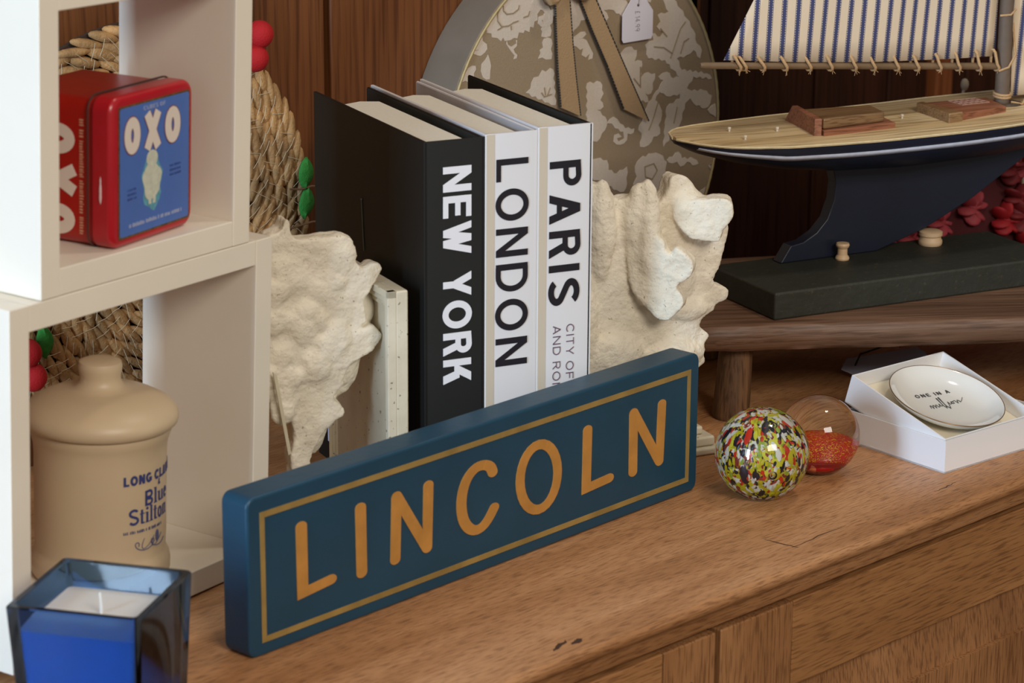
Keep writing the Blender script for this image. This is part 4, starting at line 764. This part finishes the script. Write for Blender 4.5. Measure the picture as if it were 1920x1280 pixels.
# coaming board across the deck, hatch slab and block
m = MB(); zc = dz(.012)-.001
for q, a, b in (([(.0235, .036), (.0285, .034), (.0140, -.0358), (.0078, -.0333)], 0, 1),):
    bot = [bw(u, v, dz(u, v)-.0006) for u, v in q]; cx_ = sum(u for u, v in q)/4; cy_ = sum(v for u, v in q)/4
    tp_ = []
    for i, (u, v) in enumerate(q): tp_.append(bw(u+(.001), cy_+(v-cy_)*(.72 if v > 0 else .96), .2395))
    m.add(bot+tp_, [(0, 3, 2, 1), (4, 5, 6, 7), (0, 1, 5, 4), (1, 2, 6, 5), (2, 3, 7, 6), (3, 0, 4, 7)])
m.build('coaming', terra, yz, bevel=.0008, fix=True)
def slab(name, q, z0, z1, mt, bev=.0006):
    m = MB(); m.prism(q, z0, z1, lambda a, b, h: bw(a, b, h)); return m.build(name, mt, yz, bevel=bev, fix=True)
slab('hatch_base', [(.0150, -.0375), (.0905, -.0345), (.1005, .016), (.0270, .030)], .2228, .2296, terra)
slab('hatch', [(.0165, -.0335), (.0830, -.0290), (.0895, .002), (.0245, .012)], .2296, .2388, dk, .002)
slab('hatch_plate', [(.1560, -.0360), (.2150, -.0262), (.2250, .016), (.1540, .020)], .2228, .2315, terra)
slab('hatch_slide', [(.1435, -.0393), (.1600, -.0372), (.1560, .0165), (.1475, .0145)], .2228, .2335, dk, .0012)
m = MB()
for k in range(4): m.box((0, 0, 0), (.030, .0004, .0005), lambda p, k=k: bw(.182+p.x, -.006+k*.0068+p.y, .2317+p.z))
for k in range(6): m.box((0, 0, 0), (.0004, .021, .0005), lambda p, k=k: bw(.182+k*.006+p.x, -.006+p.y, .2317+p.z))
m.build('grating', plain('grating_white', (196, 158, 140), .6), yz, fix=True)
for u, v in D['pins']:
    m = MB(); c_ = bw(u, v, dz(u, v)-.0005); m.lathe([(.0009, 0), (.0009, .0022), (.0014, .0028), (.0014, .0042), (.0006, .0044)], 12, c_); m.build('deck_pin', plain('pin_white', (230, 220, 206), .4), yz)
# spars
spar = wood('spar_wood', (72, 62, 54), (94, 80, 68), (112, 96, 80), 0, 30, .6, .3)
ma, mb_ = D['mast']; mb_ = [.2296, .3205]
m = MB(); lean = (mb_[0]-ma[0])/(mb_[1]-ma[1]); m.tube([bw(ma[0]+lean*(z-ma[1]), 0, z) for z in (.2240, .4, .6, .86)], [.0066, .0062, .0052, .0036], 18); m.build('mast', plain('mast_brown', (108, 92, 78), .6, var=.15, vscale=60), yz, smooth=50)
ba, bb = D['boom']; m = MB(); m.tube([bw(ba[0]+(bb[0]-ba[0])*t, 0, ba[1]+(bb[1]-ba[1])*t) for t in (0, .01, .5, 1)], [.0022, .0029, .0030, .0031], 14); m.build('boom', plain('boom_brown', (122, 98, 72), .5, var=.15, vscale=60), yz, smooth=50)
tick = ticking('ticking')
def sailmesh(name, corners, belly, nu=24, nv=30):
    # corners: foot aft, foot fwd, head ; mapped on a triangle with a slight belly
    a, b, c = [Vector(p) for p in corners]; vs = []; m = MB()
    for j in range(nv+1):
        t = j/nv*.985; l = a+(c-a)*t; r = b+(c-b)*t
        for i in range(nu+1):
            s = i/nu; p = l+(r-l)*s; sag = -.003*math.sin(PI*s)*(1-t)
            vs.append((p.x, belly*math.sin(PI*s)*math.sin(PI*min(1, t+.12))+.0006*math.sin(s*20)*(1-t), p.y+ (sag if j == 0 else 0)))
    m.add(vs, [(j*(nu+1)+i, j*(nu+1)+i+1, (j+1)*(nu+1)+i+1, (j+1)*(nu+1)+i) for j in range(nv) for i in range(nu)])
    o = m.build(name, tick, yz, smooth=60); o.location = world_to(yz, (BO.x, BO.y, yz.location.z)); o.location.z = -yz.location.z; o.rotation_euler = (0, 0, BYW-yz.rotation_euler.z)
    s = o.modifiers.new('thick', 'SOLIDIFY'); s.thickness = .0007; return o
sl = D['sail']
sailmesh('mainsail', ((sl[0][0], sl[0][1]), (.2205, .2715), (.2195, .775)), -.006)
sailmesh('jib', ((.2400, .2340), (.4100, .2440), (.2250, .72)), -.008)
twn = plain('twine', (206, 168, 122), .85, bump=.6, bscale=900)
rt = random.Random(8)
for u, z in D['lace']:
    tb = (u-ba[0])/(bb[0]-ba[0]); zbm = ba[1]+(bb[1]-ba[1])*tb
    pth = [(u, -.0012, z), (u+.001, -.0026, z-.002), (u+.003, -.0040, zbm+.002), (u+.0050, -.0042, zbm-.0008), (u+.0065, -.0022, zbm-.0038), (u+.0055, .0012, zbm-.0042), (u+.003, .0036, zbm-.001), (u+.001, .0030, zbm+.003), (u, .0010, z)]
    m = MB(); m.tube([bw(*p) for p in pth], .00135, 7, True)
    for k in range(3): m.tube([bw(u+.006, -.0025, zbm-.0036), bw(u+.006+rt.uniform(-.003, .004), -.003, zbm-.0036-rt.uniform(.001, .005))], .00022, 4)
    m.build('lacing', twn, yz, smooth=60)
m = MB()
for z in (.2352, .2375): m.tube([bw(.2302+math.cos(a)*.0074, math.sin(a)*.0074, z+.001*math.sin(a)) for a in [k*PI/8 for k in range(16)]], .0011, 6, True)
m.tube([bw(.222, -.004, .2585), bw(.229, -.0085, .262), (bw(.2365, -.0075, .2720)), bw(.2385, -.002, .284), bw(.238, 0, .30)], .0011, 6)
m.tube([bw(.2215, -.0022, .3075), bw(.229, -.0075, .3085), bw(.237, -.004, .3125)], .0010, 6)
m.tube([bw(.236, -.006, .2300), bw(.244, -.012, .2285), bw(.252, -.008, .236), bw(.262, -.002, .244)], .0011, 6)
m.build('rope', twn, yz, smooth=60)
m = MB(); m.lathe([(.0135, 0), (.0140, .001), (.0130, .0035)], 24, bw(.236, 0, .2255)); m.build('mast_step', spar, yz, smooth=40)

# ---------------------------------------------------------------- glass paperweights
clear = glassm('glass_clear', (250, 252, 248), 1.46)
def spherical(prof_r, flat, n=40):
    out = []; z0 = -math.sqrt(max(0, prof_r**2-flat**2)); out.append((.0001, z0)); out.append((flat*.97, z0))
    a0 = math.asin(z0/prof_r)
    for k in range(n+1): a = a0+(PI/2-a0)*k/n; out.append((max(.00005, prof_r*math.cos(a)), prof_r*math.sin(a)))
    return out, -z0
P1R = .0362; pr, h0 = spherical(P1R, .013)
pw = thing('glass_paperweight', 'round glass paperweight full of yellow, white, black and red chips', 'paperweight', (1.5012, 1.2350, 0), group='glass paperweights')
m = MB(); m.lathe([(r, z+h0) for r, z in pr], 64); m.build('glass', clear, pw, smooth=60, fix=True)
chipcols = [((214, 200, 20), 26), ((244, 240, 232), 24), ((26, 24, 44), 22), ((226, 48, 16), 13), ((232, 226, 60), 8), ((150, 50, 36), 7), ((160, 186, 60), 6)]
m = MB(); m.ball((0, 0, h0+.0008), P1R*.775, 48, 32); m.build('core', cells('chip_core', chipcols, 190, .3), pw, smooth=60)
cm = [plain('chip_%d' % i, c, .3) for i, (c, w_) in enumerate(chipcols)]
m = MB(); rc = random.Random(21)
for k in range(620):
    z_ = rc.uniform(-.97, .97); a = rc.uniform(0, 2*PI); s_ = math.sqrt(1-z_*z_); nrm = Vector((s_*math.cos(a), s_*math.sin(a), z_))
    t1 = nrm.cross(Vector((rc.uniform(-.4, .4), rc.uniform(-.4, .4), 1))).normalized().cross(nrm).normalized(); t2 = nrm.cross(t1); R3 = Matrix((t1, t2, nrm)).transposed()
    x_ = rc.uniform(0, sum(w_ for _, w_ in chipcols)); i = 0
    while x_ > chipcols[i][1]: x_ -= chipcols[i][1]; i += 1
    m.cur = i; sz = rc.uniform(.55, 1.25)*(1.7 if rc.random() < .06 else 1)
    m.ball(nrm*P1R*.785+Vector((0, 0, h0+.0008)), (.0025*sz*rc.uniform(.9, 1.7), .0016*sz, .0006), 8, 5, R3)
tag(m.build('colour_chips', cm, pw, smooth=60), None, kind='stuff')
air = glassm('bubble_air', (255, 255, 255), 1/1.46)
for th, ph, br in ((rad(-125), rad(-12), .0034), (rad(-112), rad(58), .0026), (rad(-160), rad(5), .0022), (rad(-60), rad(-5), .0024)):
    c_ = Vector((math.cos(th)*math.cos(ph), math.sin(th)*math.cos(ph), math.sin(ph)))*P1R*.855
    m = MB(); m.ball((c_.x, c_.y, c_.z+h0), br, 20, 14); m.build('bubble', air, pw, smooth=60)
P2R = .0318; pr, h0 = spherical(P2R, .012)
pw2 = thing('glass_paperweight', 'clear glass ball paperweight with a red and yellow speckled base, behind the multicoloured one', 'paperweight', (1.5795, 1.2420, 0), group='glass paperweights')
m = MB(); m.lathe([(r, z+h0) for r, z in pr], 64); m.build('glass', clear, pw2, smooth=60, fix=True)
m = MB(); m.ball((.002, .001, .0165), (.0225, .0225, .0125), 40, 20); m.build('flower_base', cells('berry_red', [((214, 30, 12), 64), ((240, 190, 40), 22), ((190, 20, 20), 26)], 420, .3), pw2, smooth=60)
m = MB(); m.ball((-.005, -.005, .0105), (.0185, .0185, .0075), 32, 14); m.build('petals', cells('petal_red', [((176, 10, 14), 60), ((232, 130, 90), 12), ((220, 160, 40), 8)], 70, .3), pw2, smooth=60)
m = MB()
for a in (-100, -30, 10, 60): m.ball((.0195*math.cos(rad(a)), .0195*math.sin(rad(a)), .0095), (.0055, .0022, .0016), 10, 6, Matrix.Rotation(rad(a+60), 3, 'Z'))
m.build('leaves', plain('glass_leaf', (36, 110, 48), .3), pw2, smooth=60)

# ---------------------------------------------------------------- boxed trinket dish
card = plain('box_white', (240, 238, 238), .42, spec=.4); cardc = plain('box_cream', (232, 222, 198), .6)
ty = D['tray']; tr = thing('cardboard_tray', 'white cardboard tray on the sideboard holding the tilted white box', 'box', (ty[0], ty[1], 0), ty[3])
TL, TD2, TH2, t = .130, .1078, .0267, .0014
m = MB()
m.box((0, 0, 0), (TL, TD2, t)); m.box((0, 0, 0), (TL, t, TH2)); m.box((0, TD2-t, 0), (TL, TD2, TH2)); m.box((0, t, 0), (t, TD2-t, TH2)); m.box((TL-t, t, 0), (TL, TD2-t, TH2)); m.build('tray', card, tr, smooth=None)
RB_ = rotm(ty[3], rad(15.8)); IL, ID, IH = .1100, .1060, .0252
# the inner box leans: its front edge sits inside the base, its back edge rests on the base's back wall
io = Vector((ty[0], ty[1], 0))+Matrix.Rotation(ty[3], 3, 'Z')@Vector((.0020, .0022, TH2+.0005))-RB_@Vector((0, 0, IH))
ib = thing('gift_box', 'shallow white square gift box tilted up in its base, framing the round dish', 'box', io, rot=RB_)
m = MB(); m.box((0, 0, 0), (IL, ID, .0012)); m.box((0, 0, 0), (IL, .0012, IH)); m.box((0, ID-.0012, 0), (IL, ID, IH)); m.box((0, .0012, 0), (.0012, ID-.0012, IH)); m.box((IL-.0012, .0012, 0), (IL, ID-.0012, IH)); m.build('box', card, ib, smooth=None)
m = MB(); m.box((.0014, .0014, .0016), (IL-.0014, ID-.0014, .0122)); m.build('insert', cardc, ib, smooth=None)
dc = Vector((.0550, .0500, .0122))
dm = thing('trinket_dish', 'round white trinket dish with fine gold rim, lettered ONE IN A million, in the box', 'dish', io+RB_@dc, rot=RB_)
cer = plain('ceramic_white', (232, 230, 224), .12, spec=.6, coat=.4)
m = MB(); m.lathe([(.0001, .0004), (.022, .0002), (.026, .0008), (.036, .0036), (.0440, .0085), (.0470, .0118), (.0478, .0130), (.0473, .0136), (.0462, .0132), (.0430, .0095), (.0370, .0058), (.030, .0038), (.020, .0031), (.0001, .0030)], 72, close=False); m.build('dish', cer, dm, smooth=70, fix=True)
m = MB(); m.tube([(.0476*math.cos(a), .0476*math.sin(a), .0134) for a in [2*PI*k/96 for k in range(96)]], .00045, 6, True); m.build('rim', plain('rim_gold', (150, 116, 80), .3, .7), dm)
ink = plain('ink_dish', (62, 62, 66), .5)
(ax, ay), (bx_, by_), (cx_, cy_), (dx_, dy_) = [(p[0]-dc.x, p[1]-dc.y) for p in D['dishtext']]
def interp_(tab, s):
    for (a, x_), (b, y_) in zip(tab, tab[1:]):
        if s <= b: return x_+(y_-x_)*(s-a)/(b-a)
    return tab[-1][1]
def along(x0, y0, x1, y1):
    l = math.hypot(x1-x0, y1-y0); ux, uy = (x1-x0)/l, (y1-y0)/l
    def surf(x, y):
        r = math.hypot(x, y); return interp_([(0, .0030), (.020, .0031), (.030, .0038), (.037, .0058), (.043, .0095)], r)
    def fn(a, b, h): x, y = x0+ux*a-uy*b, y0+uy*a+ux*b; return (x, y, surf(x, y)+.00025+h)
    return l, fn
tt, tw = text('ONE IN A', .15, .42, .62); l_, fn_ = along(ax, ay, bx_, by_)
lettering([[(a*l_/tw, b*.0042) for a, b in q] for q in tt], fn_, .0002, 'lettering', ink, dm)
mil = [(0, .1), (.15, .55), (.2, .5), (.18, 0), (.35, .5), (.42, .5), (.42, 0), (.6, .5), (.66, .45), (.66, .05), (.78, .1), (.92, .5), (.95, .1), (1.1, .2), (1.30, 1.35), (1.26, 1.4), (1.10, .1), (1.14, -.35), (1.28, .1), (1.52, 1.45), (1.46, 1.45), (1.28, 0), (1.36, -.5), (1.6, .1), (1.72, .5), (1.74, .1), (1.86, .12), (1.98, .45), (2.12, .4), (2.1, .1), (1.96, .08), (1.94, .35), (2.12, .42), (2.34, .5), (2.38, 0), (2.56, .46), (2.64, .4), (2.66, .08), (2.9, .3), (3.15, .62)]
l_, fn_ = along(cx_, cy_, dx_, dy_)
lettering(stroke([(a*l_/3.15, b*.0088) for a, b in mil], .00042), fn_, .0002, 'script', ink, dm)

# ---------------------------------------------------------------- paper tag and garland in the back
m = MB(); m.prism([(-.034, -.010), (-.042, -.002), (-.030, .008), (.040, .011), (.044, .005), (.040, -.011)], 0, .0008, lambda a, b, h: (a, b*1.6, h+.009+b*.35+a*.04))
pg = thing('luggage_label', 'pale paper label with black string lying under the dark stool', 'tag', (1.832, 1.372, 0), rad(-28))
m.build('paper', plain('label_paper', (198, 196, 214), .7), pg, bevel=.0002)
m = MB(); m.tube([(-.03, -.006, .0105), (-.02, .006, .0165), (.0, .012, .0190), (.02, .016, .024), (.04, .012, .026)], .0009, 6); m.tube([(.02, .012, .020), (.028, .004, .026), (.04, .01, .03), (.05, .02, .024)], .0022, 6); m.build('string', plain('string_black', (28, 26, 30), .8), pg)
gl = thing('flower_garland', 'heap of dark red artificial flowers with pale twigs behind the model yacht', 'flowers', (2.19, 1.50, 0))
rg = random.Random(31)
petr = [plain('petal_a', (148, 14, 24), .7), plain('petal_b', (104, 8, 16), .7), plain('petal_c', (150, 50, 58), .7)]
for i in range(98):
    a = -PI/2+rg.uniform(-1.9, 1.9); th = rg.uniform(.02, 1.35); cx, cy, cz = .155*math.cos(a)*math.cos(th), .085*math.sin(a)*math.cos(th), .012+.135*math.sin(th)
    m = MB()
    for j in range(6):
        b = 2*PI*j/6+rg.uniform(-.3, .3); dv = Vector((math.cos(b), -.35+.3*math.sin(b), math.sin(b)*.85)).normalized()
        R3 = dv.to_track_quat('Z', 'Y').to_matrix(); m.ball(Vector((cx, cy, cz))+dv*.0098, (.0095, .0036, .0105), 9, 6, R3)
    m.ball((cx, cy-.003, cz), .006, 9, 6)
    m.build('flower', petr[i % 3], gl, smooth=60)
tw2 = plain('twig_pale', (176, 160, 138), .7)
for p in ([(-.10, -.03, .055), (-.085, -.05, .075), (-.055, -.055, .095), (-.048, -.056, .112)], [(-.045, -.10, .045), (-.01, -.105, .065), (.02, -.10, .095)], [(-.09, .0, .12), (-.088, .0, .165), (-.078, .0, .205)], [(-.105, .0, .178), (-.085, .0, .186), (-.07, 0, .176)], [(.0, .0, .13), (.005, 0, .17), (.006, 0, .19)]):
    m = MB(); m.tube(p, [.0026]+[.0022]*(len(p)-2)+[.0014], 7)
    for q in p[1:]: m.ball(q, (.0042, .0042, .0062), 8, 6)
    m.build('twig', tw2, gl, smooth=60)
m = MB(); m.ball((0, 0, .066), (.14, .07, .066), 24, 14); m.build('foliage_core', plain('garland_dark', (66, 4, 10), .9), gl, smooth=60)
